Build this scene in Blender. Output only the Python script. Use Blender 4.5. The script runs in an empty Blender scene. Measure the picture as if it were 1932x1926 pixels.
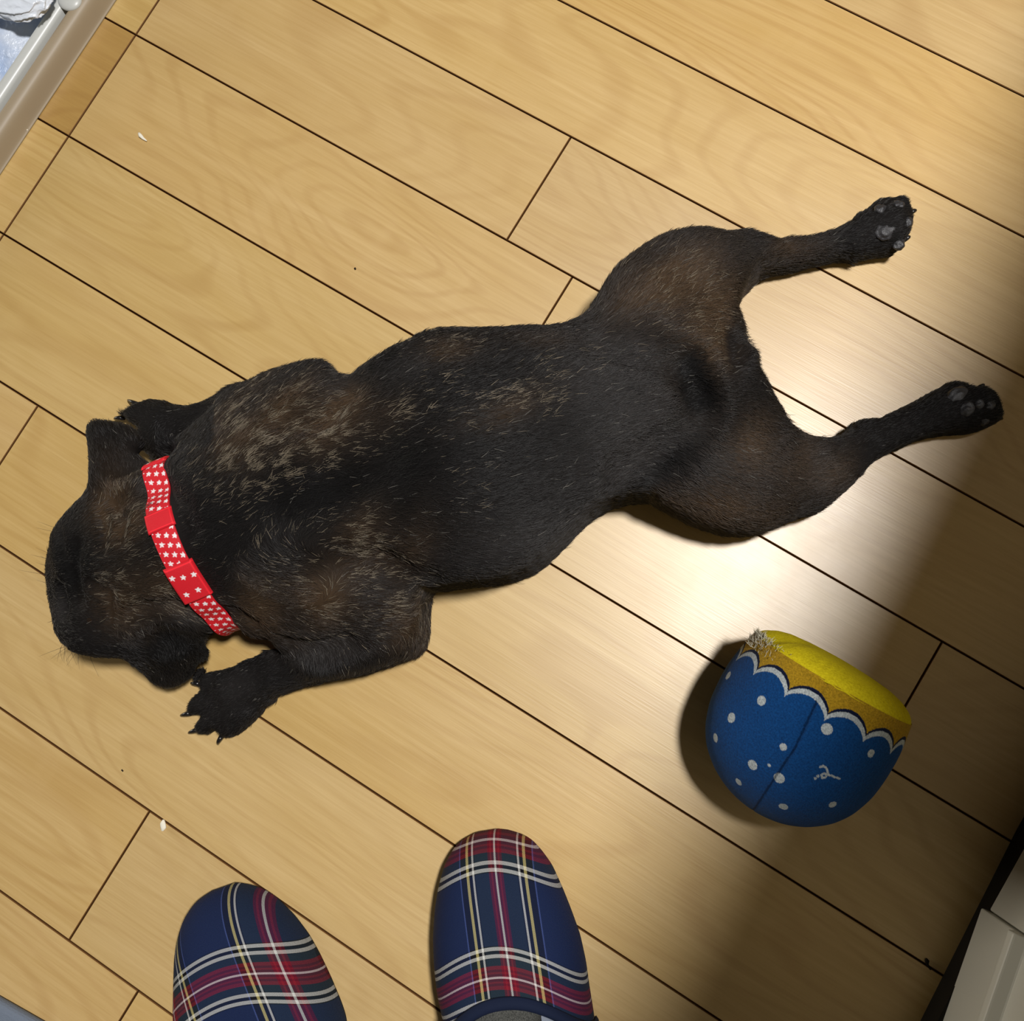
import bpy, bmesh, math, random
import numpy as np
from mathutils import Matrix, Vector

random.seed(7); rng = np.random.default_rng(7)
scene = bpy.context.scene
COL = scene.collection

# ------------------------------------------------------------------ camera
CAMZ = 7.541347 * 0.101
CAM = np.array([0.0, -3.222201 * 0.101, CAMZ])
RC = np.array([[0.84939298, -0.5077782, 0.14385016],
               [0.5201221, 0.85161036, -0.06505996],
               [-0.08946826, 0.13008112, 0.98745852]])
FPX = 1935.0
cd = bpy.data.cameras.new('camera')
cam = bpy.data.objects.new('camera', cd); COL.objects.link(cam)
m = Matrix([list(RC[i]) + [CAM[i]] for i in range(3)] + [[0, 0, 0, 1]])
cam.matrix_world = m
cd.sensor_fit = 'HORIZONTAL'; cd.sensor_width = 36.0; cd.lens = 36.0 * FPX / 1932.0
cd.clip_start = 0.02
scene.camera = cam

# ------------------------------------------------------------------ light
world = bpy.data.worlds.new('world'); scene.world = world; world.use_nodes = True
bg = world.node_tree.nodes['Background']
bg.inputs[0].default_value = (1.0, 0.90, 0.74, 1); bg.inputs[1].default_value = 0.036
ld = bpy.data.lights.new('ceiling_lamp', 'AREA'); ld.shape = 'DISK'; ld.size = 0.24
ld.energy = 71; ld.color = (1.0, 0.98, 0.97)
lamp = bpy.data.objects.new('ceiling_lamp', ld); COL.objects.link(lamp)
lamp.location = (0.40, 0.22, 2.40)
wd = bpy.data.lights.new('added_left_fill', 'AREA'); wd.shape = 'RECTANGLE'; wd.size = 1.4; wd.size_y = 0.8
wd.energy = 36; wd.color = (1.0, 0.95, 0.84)          # unseen fill added low from the left to brighten the cabinet
wo_ = bpy.data.objects.new('added_left_fill', wd); COL.objects.link(wo_)
wo_.location = (-3.6, -1.0, 0.66)
wo_.rotation_euler = (Vector((0.3, -0.35, 0.1)) - wo_.location).to_track_quat('-Z', 'Y').to_euler()
scene.view_settings.view_transform = 'Standard'
scene.view_settings.look = 'None'
scene.view_settings.exposure = 0.0
scene.view_settings.gamma = 1.0
scene.view_settings.use_curve_mapping = False

# ------------------------------------------------------------------ helpers
def W(px, py, z=0.0):
    """world point at height z that stands where the photograph shows it"""
    d = RC @ np.array([(px - 966.0) / FPX, -(py - 963.0) / FPX, -1.0])
    return CAM + (z - CAM[2]) / d[2] * d

def proj(P):
    d = (np.asarray(P) - CAM) @ RC
    return 966.0 + FPX * d[..., 0] / -d[..., 2], 963.0 - FPX * d[..., 1] / -d[..., 2]

def tag(o, label=None, cat=None, group=None, kind=None):
    if label: o['label'] = label
    if cat: o['category'] = cat
    if group: o['group'] = group
    if kind: o['kind'] = kind
    return o

def link(name, data, parent=None, mats=()):
    o = bpy.data.objects.new(name, data); COL.objects.link(o)
    if parent is not None: o.parent = parent
    for mm in mats: data.materials.append(mm)
    return o

def empty(name, loc=(0, 0, 0)):
    o = bpy.data.objects.new(name, None); COL.objects.link(o); o.location = loc
    o.empty_display_size = 0.05
    return o

def mesh_from(name, verts, faces, smooth=True):
    me = bpy.data.meshes.new(name)
    me.from_pydata([tuple(v) for v in verts], [], [tuple(f) for f in faces])
    me.update()
    if smooth: me.polygons.foreach_set('use_smooth', [True] * len(me.polygons))
    return me

def child_at(o, parent):
    """keep world placement while parenting to an unrotated empty"""
    o.parent = parent
    o.location = Vector(o.location) - Vector(parent.location)

def mat(name, color=(0.5, 0.5, 0.5), rough=0.5, spec=0.5, metal=0.0, **kw):
    mt = bpy.data.materials.new(name); mt.use_nodes = True
    b = mt.node_tree.nodes['Principled BSDF']
    b.inputs['Base Color'].default_value = (*color, 1)
    b.inputs['Roughness'].default_value = rough
    b.inputs['Specular IOR Level'].default_value = spec
    b.inputs['Metallic'].default_value = metal
    for k, v in kw.items(): b.inputs[k].default_value = v
    return mt

class NT:
    def __init__(s, mt):
        s.t = mt.node_tree; s.b = s.t.nodes['Principled BSDF']
    def n(s, typ, **kw):
        nd = s.t.nodes.new(typ)
        for k, v in kw.items(): setattr(nd, k, v)
        return nd
    def l(s, a, b): s.t.links.new(a, b)
    def math(s, op, a, b=None, c=None, clamp=False):
        nd = s.n('ShaderNodeMath', operation=op); nd.use_clamp = clamp
        for i, v in enumerate((a, b, c)):
            if v is None: continue
            if isinstance(v, (int, float)): nd.inputs[i].default_value = v
            else: s.l(v, nd.inputs[i])
        return nd.outputs[0]
    def mix(s, fac, a, b, mode='MIX'):
        nd = s.n('ShaderNodeMix', data_type='RGBA', blend_type=mode)
        for i, v in ((0, fac), (6, a), (7, b)):
            if isinstance(v, (int, float)): nd.inputs[i].default_value = v
            elif isinstance(v, tuple): nd.inputs[i].default_value = (*v, 1)
            else: s.l(v, nd.inputs[i])
        return nd.outputs[2]
    def noise(s, vec, scale, detail=2.0, rough=0.5, dist=0.0):
        nd = s.n('ShaderNodeTexNoise')
        nd.inputs['Scale'].default_value = scale; nd.inputs['Detail'].default_value = detail
        nd.inputs['Roughness'].default_value = rough; nd.inputs['Distortion'].default_value = dist
        s.l(vec, nd.inputs['Vector']); return nd.outputs[0]
    def vmath(s, op, a, b):
        nd = s.n('ShaderNodeVectorMath', operation=op)
        for i, v in enumerate((a, b)):
            if isinstance(v, tuple): nd.inputs[i].default_value = v
            else: s.l(v, nd.inputs[i])
        return nd.outputs[0]
    def maprange(s, v, a, b, c, d, smooth=False):
        nd = s.n('ShaderNodeMapRange')
        if smooth: nd.interpolation_type = 'SMOOTHSTEP'
        s.l(v, nd.inputs[0])
        for i, x in enumerate((a, b, c, d)): nd.inputs[i + 1].default_value = x
        return nd.outputs[0]
    def ramp(s, fac, stops, constant=True):
        nd = s.n('ShaderNodeValToRGB'); cr = nd.color_ramp
        cr.interpolation = 'CONSTANT' if constant else 'LINEAR'
        while len(cr.elements) < len(stops): cr.elements.new(0.5)
        for e, (p, c) in zip(cr.elements, stops): e.position = p; e.color = (*c, 1)
        s.l(fac, nd.inputs[0]); return nd.outputs[0]
    def bump(s, h, strength, dist):
        nd = s.n('ShaderNodeBump'); nd.inputs['Strength'].default_value = strength
        nd.inputs['Distance'].default_value = dist
        s.l(h, nd.inputs['Height']); s.l(nd.outputs[0], s.b.inputs['Normal'])

# ------------------------------------------------------------------ wood
def wood_material(name, tint=(0.60, 0.412, 0.166)):
    mt = mat(name, tint, 0.3, 0.9); t = NT(mt)
    geo = t.n('ShaderNodeNewGeometry'); oi = t.n('ShaderNodeObjectInfo')
    rnd = oi.outputs['Random']
    off = t.n('ShaderNodeCombineXYZ')
    t.l(t.math('MULTIPLY', rnd, 17.0), off.inputs[0]); t.l(t.math('MULTIPLY', rnd, 5.3), off.inputs[1])
    t.l(t.math('MULTIPLY', rnd, 9.1), off.inputs[2])
    p = t.vmath('ADD', geo.outputs['Position'], off.outputs[0])
    broad = t.noise(t.vmath('MULTIPLY', p, (1.9, 7.5, 1.0)), 1.0, 1.5, 0.45, 0.35)
    rings = t.math('SINE', t.math('MULTIPLY', broad, 150.0))
    rings = t.maprange(rings, 0.25, 1.0, 0.0, 1.0)
    ringmask = t.noise(t.vmath('MULTIPLY', p, (3.0, 11.0, 1.0)), 1.0, 1.0)
    rings = t.math('MULTIPLY', rings, t.maprange(ringmask, 0.35, 0.65, 0.25, 1.0))
    fibre = t.noise(t.vmath('MULTIPLY', p, (9.0, 330.0, 1.0)), 1.0, 3.0, 0.6)
    fibre2 = t.noise(t.vmath('MULTIPLY', p, (26.0, 900.0, 1.0)), 1.0, 2.0, 0.6)
    cloud = t.noise(t.vmath('MULTIPLY', p, (5.0, 22.0, 1.0)), 1.0, 3.0, 0.55, 0.6)
    figure = t.noise(t.vmath('MULTIPLY', p, (26.0, 9.0, 1.0)), 1.0, 2.0, 0.5, 0.4)
    light = tuple(min(1, c * k) for c, k in zip(tint, (1.04, 1.055, 1.12)))
    dark = tuple(c * k for c, k in zip(tint, (0.96, 0.94, 0.88)))
    c = t.mix(t.maprange(cloud, 0.32, 0.68, 0.0, 1.0), dark, light)
    c = t.mix(t.maprange(fibre, 0.3, 0.7, 0.0, 0.55), c, tuple(x * k for x, k in zip(tint, (0.80, 0.74, 0.60))))
    c = t.mix(t.maprange(fibre2, 0.55, 0.8, 0.0, 0.40), c, tuple(x * k for x, k in zip(tint, (0.72, 0.64, 0.5))))
    c = t.mix(t.math('MULTIPLY', rings, 0.30), c, tuple(x * k for x, k in zip(tint, (0.66, 0.53, 0.38))))
    c = t.mix(t.maprange(figure, 0.60, 0.78, 0.0, 0.30), c, light)
    hs = t.n('ShaderNodeHueSaturation')
    t.l(t.math('MULTIPLY_ADD', rnd, 0.07, 0.965), hs.inputs['Value'])
    r2 = t.math('FRACT', t.math('MULTIPLY', rnd, 7.31))
    t.l(t.math('MULTIPLY_ADD', r2, 0.10, 0.95), hs.inputs['Saturation'])
    t.l(t.math('MULTIPLY_ADD', t.math('FRACT', t.math('MULTIPLY', rnd, 3.7)), 0.005, 0.4975), hs.inputs['Hue'])
    t.l(c, hs.inputs['Color']); t.l(hs.outputs[0], t.b.inputs['Base Color'])
    smudge = t.noise(t.vmath('MULTIPLY', p, (14.0, 14.0, 1.0)), 1.0, 4.0, 0.6)
    t.l(t.maprange(smudge, 0.3, 0.7, 0.35, 0.395), t.b.inputs['Roughness'])
    hh = t.math('ADD', t.math('MULTIPLY', fibre2, 0.6), t.math('MULTIPLY', fibre, 0.4))
    t.bump(hh, 0.12, 0.0006)
    return mt

WOOD = wood_material('birch_floorboard')
WOOD_ORANGE = wood_material('birch_floorboard_orange', (0.47, 0.280, 0.062))
WOOD_EDGE = mat('floorboard_groove', (0.17, 0.075, 0.02), 0.6, 0.3)
SUB = mat('floor_underlay', (0.10, 0.04, 0.010), 0.8, 0.1)

def plank_mesh(x0, x1, y0, y1, t=0.012, gap=0.00045, ch=0.0005):
    x0 += gap; x1 -= gap; y0 += gap; y1 -= gap
    V = []
    for (z, e) in ((-t, 0), (-ch * 1.2, 0), (0, ch)):
        V += [(x0 + e, y0 + e, z), (x1 - e, y0 + e, z), (x1 - e, y1 - e, z), (x0 + e, y1 - e, z)]
    F = [(3, 2, 1, 0), (8, 9, 10, 11)]
    mi = [1, 0]
    for L in (0, 1):
        for k in range(4):
            a = L * 4 + k; b = L * 4 + (k + 1) % 4
            F.append((a, b, b + 4, a + 4)); mi.append(1)
    return V, F, mi

def build_floor():
    fl = mesh_from('floor', [(-1.6, -1.25, -0.0122), (1.1, -1.25, -0.0122), (1.1, 1.05, -0.0122), (-1.6, 1.05, -0.0122),
                             (-1.6, -1.25, -0.05), (1.1, -1.25, -0.05), (1.1, 1.05, -0.05), (-1.6, 1.05, -0.05)],
                   [(0, 1, 2, 3), (7, 6, 5, 4), (4, 5, 1, 0), (5, 6, 2, 1), (6, 7, 3, 2), (7, 4, 0, 3)], False)
    floor = link('floor', fl, None, [SUB]); floor['kind'] = 'structure'
    ys = [0.1943 + 0.1005 * k for k in range(8, 0, -1)] + \
         [0.1943, 0.0959, 0.0012, -0.0961, -0.1978, -0.2946, -0.3974, -0.5054, -0.6075, -0.7177,
          -0.820, -0.922, -1.024, -1.126, -1.228]
    BX = -0.5885
    joints = {6: [-0.9, 0.70], 7: [-0.95, 0.75], 8: [-1.2, 0.75], 9: [-1.0, 0.70], 10: [-0.2255, 0.69], 11: [-0.1656, 0.74],
              12: [0.2028, ], 13: [-1.30, 0.60], 14: [-0.4805, 0.43], 15: [-1.2, 0.55], 16: [-0.2262, 0.70], 17: [-0.1617, 0.75], 18: [-0.9, 0.48]}
    for r in range(len(ys) - 1):
        y1, y0 = ys[r], ys[r + 1]
        js = joints.get(r, [-0.95 + 0.37 * (r % 3), 0.3 + 0.2 * (r % 3)])
        xs = sorted(set([-1.6, BX, 1.1] + list(js)))
        for a, b in zip(xs[:-1], xs[1:]):
            V, F, mi = plank_mesh(a, b, y0, y1)
            me = mesh_from('plank', V, F, False)
            o = link('plank', me, floor, [WOOD_ORANGE if (r == 11 and b == BX) else WOOD, WOOD_EDGE])
            for pl, i in zip(me.polygons, mi): pl.material_index = i
    return floor
build_floor()

# ------------------------------------------------------------------ kitchen cabinet on the right
WHITE = mat('cabinet_cream', (0.74, 0.72, 0.63), 0.35, 0.5)
KICK = mat('kick_dark', (0.012, 0.010, 0.008), 0.6, 0.2)
def box_verts(x0, x1, y0, y1, z0, z1):
    V = [(x0, y0, z0), (x1, y0, z0), (x1, y1, z0), (x0, y1, z0), (x0, y0, z1), (x1, y0, z1), (x1, y1, z1), (x0, y1, z1)]
    F = [(3, 2, 1, 0), (4, 5, 6, 7), (0, 1, 5, 4), (1, 2, 6, 5), (2, 3, 7, 6), (3, 0, 4, 7)]
    return V, F
def add_box(name, dims, parent, mt, bev=0.0):
    V, F = box_verts(*dims)
    me = mesh_from(name, V, F, False); o = link(name, me, parent, [mt])
    if bev:
        md = o.modifiers.new('bevel', 'BEVEL'); md.width = bev; md.segments = 3
    return o
def profile_door(name, prof, y0, y1, parent, mt):
    """extrude a closed (x,z) outline along y"""
    n = len(prof)
    V = [(x, y0, z) for x, z in prof] + [(x, y1, z) for x, z in prof]
    F = [tuple(range(n)), tuple(range(2 * n - 1, n - 1, -1))]
    for k in range(n):
        a, b = k, (k + 1) % n; F.append((a, a + n, b + n, b))
    me = mesh_from(name, V, F, False); o = link(name, me, parent, [mt])
    bm = bmesh.new(); bm.from_mesh(me); bmesh.ops.recalc_face_normals(bm, faces=bm.faces); bm.to_mesh(me); bm.free()
    md = o.modifiers.new('bevel', 'BEVEL'); md.width = 0.0012; md.segments = 2; md.limit_method = 'ANGLE'
    return o
cab = empty('kitchen_cabinet', (0.31, -0.34, 0))
tag(cab, 'cream kitchen base cabinet with dark kickboard at lower right corner', 'cabinet')
def rel(o): o.location = -Vector(cab.location); return o
rel(add_box('carcass', (0.318, 0.86, -1.20, 0.62, 0.024, 0.848), cab, WHITE))
kpts = [(0.3068, 0.62), (0.3068, -0.285), (0.3128, -0.432), (0.3128, -1.20), (0.33, -1.20), (0.33, 0.62)]
kb = rel(link('kickboard', mesh_from('kickboard', [(x, y, 0.0005) for x, y in kpts] + [(x, y, 0.024) for x, y in kpts],
         [(0, 1, 2, 3, 4, 5), (11, 10, 9, 8, 7, 6)] + [(k, k + 6, (k + 1) % 6 + 6, (k + 1) % 6) for k in range(6)], False), cab, [KICK])); kb['label'] = 'black recessed kickboard'
for (a, b) in ((-0.3435, 0.13), (0.133, 0.618)):
    d = profile_door('door', [(0.3055, 0.027), (0.3055, 0.80), (0.3175, 0.80), (0.3175, 0.027)], a + 0.0015, b, cab, WHITE)
    rel(d)
prof = [(0.0, 0.022), (0.0008, 0.074), (-0.001, 0.078), (-0.005, 0.082), (-0.0068, 0.086), (-0.005, 0.091), (0.003, 0.094),
        (0.003, 0.80), (0.0165, 0.80), (0.0165, 0.022)]
dB = profile_door('door', prof, -0.40, 0.0, cab, WHITE)
dB['label'] = 'cabinet door standing slightly ajar with a raised ridge'
pB = W(1853, 1713, 0.024); pB2 = W(1779, 1926, 0.024)
ang = math.atan2(pB2[0] - pB[0], -(pB2[1] - pB[1]))
dB.location = Vector((pB[0], pB[1], 0)) - Vector(cab.location); dB.rotation_euler = (0, 0, ang)
WT = mat('worktop_stone', (0.45, 0.43, 0.40), 0.35, 0.5)
wv = [(0.166, 0.66), (0.249, -0.62), (0.284, -1.2), (0.88, -1.2), (0.88, 0.66)]  # out of view; front edge slanted to steer the shade on the floor
wm = mesh_from('worktop', [(x, y, 0.85) for x, y in wv] + [(x, y, 0.885) for x, y in wv],
               [(0, 1, 2, 3, 4), (9, 8, 7, 6, 5)] + [(k, k + 5, (k + 1) % 5 + 5, (k + 1) % 5) for k in range(5)], False)
wo = link('worktop', wm, None, [WT]); tag(wo, 'unseen grey stone kitchen worktop on the cream base cabinet, front edge slanted to shape the floor shade', 'worktop')

# ------------------------------------------------------------------ pet tray, top left
TAUPE = mat('taupe_plastic', (0.33, 0.26, 0.17), 0.5, 0.5)
HOLD = mat('pale_grey_plastic', (0.55, 0.56, 0.53), 0.35, 0.5)
TL = bpy.data.objects.new('pet_tray', None)
tray = empty('pet_toilet_tray', (-0.70, -0.1, 0))
tag(tray, 'taupe plastic pet toilet tray lined with a crumpled pad at upper left corner', 'tray')
def loft_y(name, prof, y0, y1, mt, parent, n=2, fn=None):
    ys = np.linspace(y0, y1, n); V = []; F = []; k = len(prof)
    for y in ys:
        for (x, z) in prof:
            V.append((x, y, z) if fn is None else fn(x, y, z))
    for i in range(n - 1):
        for j in range(k - 1):
            a = i * k + j; F.append((a, a + k, a + k + 1, a + 1))
    return V, F
X0 = -0.6205
outer = [(X0 + a, b) for a, b in [(0, .0006), (0, .0012), (-.0010, .0018), (-.0018, .0028), (-.0040, .012), (-.0055, .0165), (-.0080, .0188), (-.012, .0198),
         (-.0152, .0198), (-.0168, .0185), (-.0175, .012), (-.018, .004)]]
V, F = loft_y('rim', outer, -0.42, 0.30, TAUPE, tray, 2)
n1 = len(V)
# other three sides kept simple: a box-like rim ring behind the frame
ro = link('rim', mesh_from('rim', V, F), tray, [TAUPE]); ro.location = -Vector(tray.location)
md = ro.modifiers.new('subd', 'SUBSURF'); md.levels = 1; md.render_levels = 1
b_ = add_box('tray_base', (-1.06, X0 - 0.0185, -0.42, 0.30, 0.0006, 0.005), tray, TAUPE); b_.location = -Vector(tray.location)
for dims in ((-1.09, -1.06, -0.42, 0.30, 0.0006, 0.020), (-1.06, X0 - 0.0185, 0.278, 0.30, 0.005, 0.020), (-1.06, X0 - 0.0185, -0.42, -0.398, 0.005, 0.020)):
    b_ = add_box('rim', dims, tray, TAUPE, 0.006); b_.location = -Vector(tray.location)
XH = X0 - 0.0218
hold = [(XH + a, b) for a, b in [(0, .0058), (-.0005, .016), (-.002, .0185), (-.005, .0194), (-.0095, .0192), (-.0115, .0165), (-.0125, .009)]]
V, F = loft_y('pad_holder', hold, -0.385, 0.265, HOLD, tray, 2)
ho = link('pad_holder', mesh_from('pad_holder', V, F), tray, [HOLD]); ho.location = -Vector(tray.location)
ho['label'] = 'pale grey inner pad holder'
# clip button on the rim
cp = W(132, 0, 0.0195)
bm = bmesh.new(); bmesh.ops.create_uvsphere(bm, u_segments=32, v_segments=16, radius=1.0)
for v in bm.verts:
    v.co.x *= 0.0105; v.co.y *= 0.0095; v.co.z *= 0.0040
me = bpy.data.meshes.new('clip'); bm.to_mesh(me); bm.free(); me.polygons.foreach_set('use_smooth', [True] * len(me.polygons))
co = link('clip', me, tray, [HOLD]); co.location = Vector(cp) - Vector(tray.location); co['label'] = 'rounded pale grey clip on the rim'
# crumpled pad
PAD = mat('pad_film', (0.62, 0.70, 0.82), 0.3, 0.5); t = NT(PAD)
geo = t.n('ShaderNodeNewGeometry')
nz = t.noise(geo.outputs['Position'], 30.0, 3.0)
t.l(t.mix(t.maprange(nz, 0.35, 0.65, 0, 1), (0.34, 0.45, 0.66), (0.60, 0.66, 0.76)), t.b.inputs['Base Color'])
t.bump(t.noise(geo.outputs['Position'], 130.0, 4.0, 0.6, 1.0), 0.6, 0.003)
from mathutils import noise as mnoise
nx, ny = 120, 200
V = []; F = []
for j in range(ny):
    for i in range(nx):
        x = XH - 0.0128 - 0.37 * i / (nx - 1); y = -0.38 + 0.64 * j / (ny - 1)
        p = Vector((x * 16, y * 16, 0.3))
        r1 = 1 - abs(mnoise.noise(p) * 2); r2 = 1 - abs(mnoise.noise(p * 2.7 + Vector((4, 1, 0))) * 2)
        h = 0.010 + 0.011 * r1 ** 2 + 0.005 * r2 ** 2 + 0.004 * mnoise.noise(p * 0.4)
        e = min(i / 8.0, (nx - 1 - i) / 8.0, j / 8.0, (ny - 1 - j) / 8.0, 1.0)
        V.append((x, y, 0.0062 + 0.62 * h * e))
for j in range(ny - 1):
    for i in range(nx - 1):
        a = j * nx + i; F.append((a, a + nx, a + nx + 1, a + 1))
po = link('crumpled_pad', mesh_from('crumpled_pad', V, F), None, [PAD]); tag(po, 'crumpled blue and white absorbent pad lying in the taupe tray', 'pad')
# bunched corner of film (rounded bundle)
BAG = mat('bag_film', (0.74, 0.79, 0.86), 0.22, 0.6, **{'Transmission Weight': 0.0}); t = NT(BAG)
geo = t.n('ShaderNodeNewGeometry')
t.bump(t.noise(geo.outputs['Position'], 70.0, 3.0, 0.5, 1.0), 0.35, 0.003)
bm = bmesh.new(); bmesh.ops.create_icosphere(bm, subdivisions=6, radius=1.0)
c0 = W(32, -18, 0.030)
for v in bm.verts:
    d = v.co.normalized()
    q = d * 2.2 + Vector((3, 1, 7))
    r = 1 + 0.09 * (1 - abs(mnoise.noise(q) * 2)) ** 2 + 0.02 * (1 - abs(mnoise.noise(q * 2.6) * 2)) ** 2 - 0.10
    v.co = Vector((d.x * 0.036, d.y * 0.028, d.z * 0.012)) * r
me = bpy.data.meshes.new('wadded_bag'); bm.to_mesh(me); bm.free(); me.polygons.foreach_set('use_smooth', [True] * len(me.polygons))
bo = link('wadded_plastic_bag', me, None, [BAG]); bo.location = Vector((c0[0], c0[1], 0.0335))
tag(bo, 'wadded whitish plastic bag lying on the pad in the taupe tray', 'bag')

# ------------------------------------------------------------------ blue grey mat, bottom left
MAT = mat('mat_cloth', (0.16, 0.19, 0.24), 0.8, 0.2); t = NT(MAT)
geo = t.n('ShaderNodeNewGeometry'); t.bump(t.noise(geo.outputs['Position'], 900.0, 2.0), 0.5, 0.001)
pa = W(-40, 1862, 0.008); pb = W(72, 1926, 0.008)
dr = (pb - pa)[:2]; dr /= np.linalg.norm(dr); nr = np.array([dr[1], -dr[0]])
me_v, me_f = box_verts(-0.05, 0.45, -0.35, 0, 0.0006, 0.012)
mo = link('floor_mat', mesh_from('floor_mat', me_v, me_f, False), None, [MAT])
mo.location = (pa[0], pa[1], 0); mo.rotation_euler = (0, 0, math.atan2(dr[1], dr[0])); 
mv = mo.data
for v in mv.vertices: v.co.x -= 0.42
mo.location = (pb[0], pb[1], 0)
md = mo.modifiers.new('bevel', 'BEVEL'); md.width = 0.005; md.segments = 4
tag(mo, 'blue-grey cloth mat showing its edge in the lower left corner', 'mat')

# ------------------------------------------------------------------ implicit surface tools
def surface_nets(D, org, h):
    S = D < 0
    nx, ny, nz = D.shape
    cs = np.zeros((nx - 1, ny - 1, nz - 1), np.int8)
    for a in (0, 1):
        for b in (0, 1):
            for c in (0, 1):
                cs += S[a:nx - 1 + a, b:ny - 1 + b, c:nz - 1 + c].astype(np.int8)
    act = (cs > 0) & (cs < 8)
    idx = np.argwhere(act); ids = -np.ones(act.shape, np.int64); ids[act] = np.arange(len(idx))
    acc = np.zeros((len(idx), 3)); cnt = np.zeros(len(idx))
    cor = [(a, b, c) for a in (0, 1) for b in (0, 1) for c in (0, 1)]
    vals = {q: D[idx[:, 0] + q[0], idx[:, 1] + q[1], idx[:, 2] + q[2]] for q in cor}
    for q in cor:
        for ax in range(3):
            if q[ax] == 0:
                q2 = list(q); q2[ax] = 1; q2 = tuple(q2)
                v0, v1 = vals[q], vals[q2]; mk = (v0 < 0) != (v1 < 0)
                tt = np.where(mk, v0 / np.where(mk, v0 - v1, 1), 0)
                p = np.tile(np.array(q, float), (len(idx), 1)); p[:, ax] = tt
                acc[mk] += p[mk]; cnt[mk] += 1
    V = org + h * (idx + acc / cnt[:, None])
    F = []
    for ax in range(3):
        o1, o2 = [(1, 2), (2, 0), (0, 1)][ax]
        sl0 = [slice(None)] * 3; sl1 = [slice(None)] * 3
        sl0[ax] = slice(0, -1); sl1[ax] = slice(1, None)
        A = S[tuple(sl0)]; B = S[tuple(sl1)]
        e = np.argwhere(A != B); ins = A[e[:, 0], e[:, 1], e[:, 2]]
        ok = (e[:, o1] > 0) & (e[:, o2] > 0) & (e[:, o1] < D.shape[o1] - 1) & (e[:, o2] < D.shape[o2] - 1)
        e = e[ok]; ins = ins[ok]
        def cid(d1, d2):
            c = e.copy(); c[:, o1] += d1; c[:, o2] += d2
            return ids[c[:, 0], c[:, 1], c[:, 2]]
        q = np.stack([cid(-1, -1), cid(0, -1), cid(0, 0), cid(-1, 0)], 1)
        q[~ins] = q[~ins][:, ::-1]
        F.append(q)
    return V, np.concatenate(F)

def smin(a, b, k):
    h = np.clip(0.5 + 0.5 * (b - a) / k, 0, 1)
    return b * (1 - h) + a * h - k * h * (1 - h)
def smax(a, b, k): return -smin(-a, -b, k)

def cone_dist(P, a, b, ra, rb):
    ab = b - a; L2 = ab @ ab
    t = np.clip(((P - a) @ ab) / max(L2, 1e-12), 0, 1)
    return np.linalg.norm(P - a - t[..., None] * ab, axis=-1) - (ra + (rb - ra) * t)

def poly_dist(X, Y, pts):
    """signed distance to a closed polygon (negative inside)"""
    d2 = np.full(X.shape, 1e9); ins = np.zeros(X.shape, bool); n = len(pts)
    for i in range(n):
        a = pts[i]; b = pts[(i + 1) % n]; e = b - a
        wx, wy = X - a[0], Y - a[1]
        t = np.clip((wx * e[0] + wy * e[1]) / max(e @ e, 1e-12), 0, 1)
        d2 = np.minimum(d2, (wx - t * e[0]) ** 2 + (wy - t * e[1]) ** 2)
        c = ((a[1] <= Y) != (b[1] <= Y))
        xin = a[0] + (Y - a[1]) / (b[1] - a[1] if b[1] != a[1] else 1e-9) * e[0]
        ins ^= c & (X < xin)
    return np.where(ins, -1, 1) * np.sqrt(d2)

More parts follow.
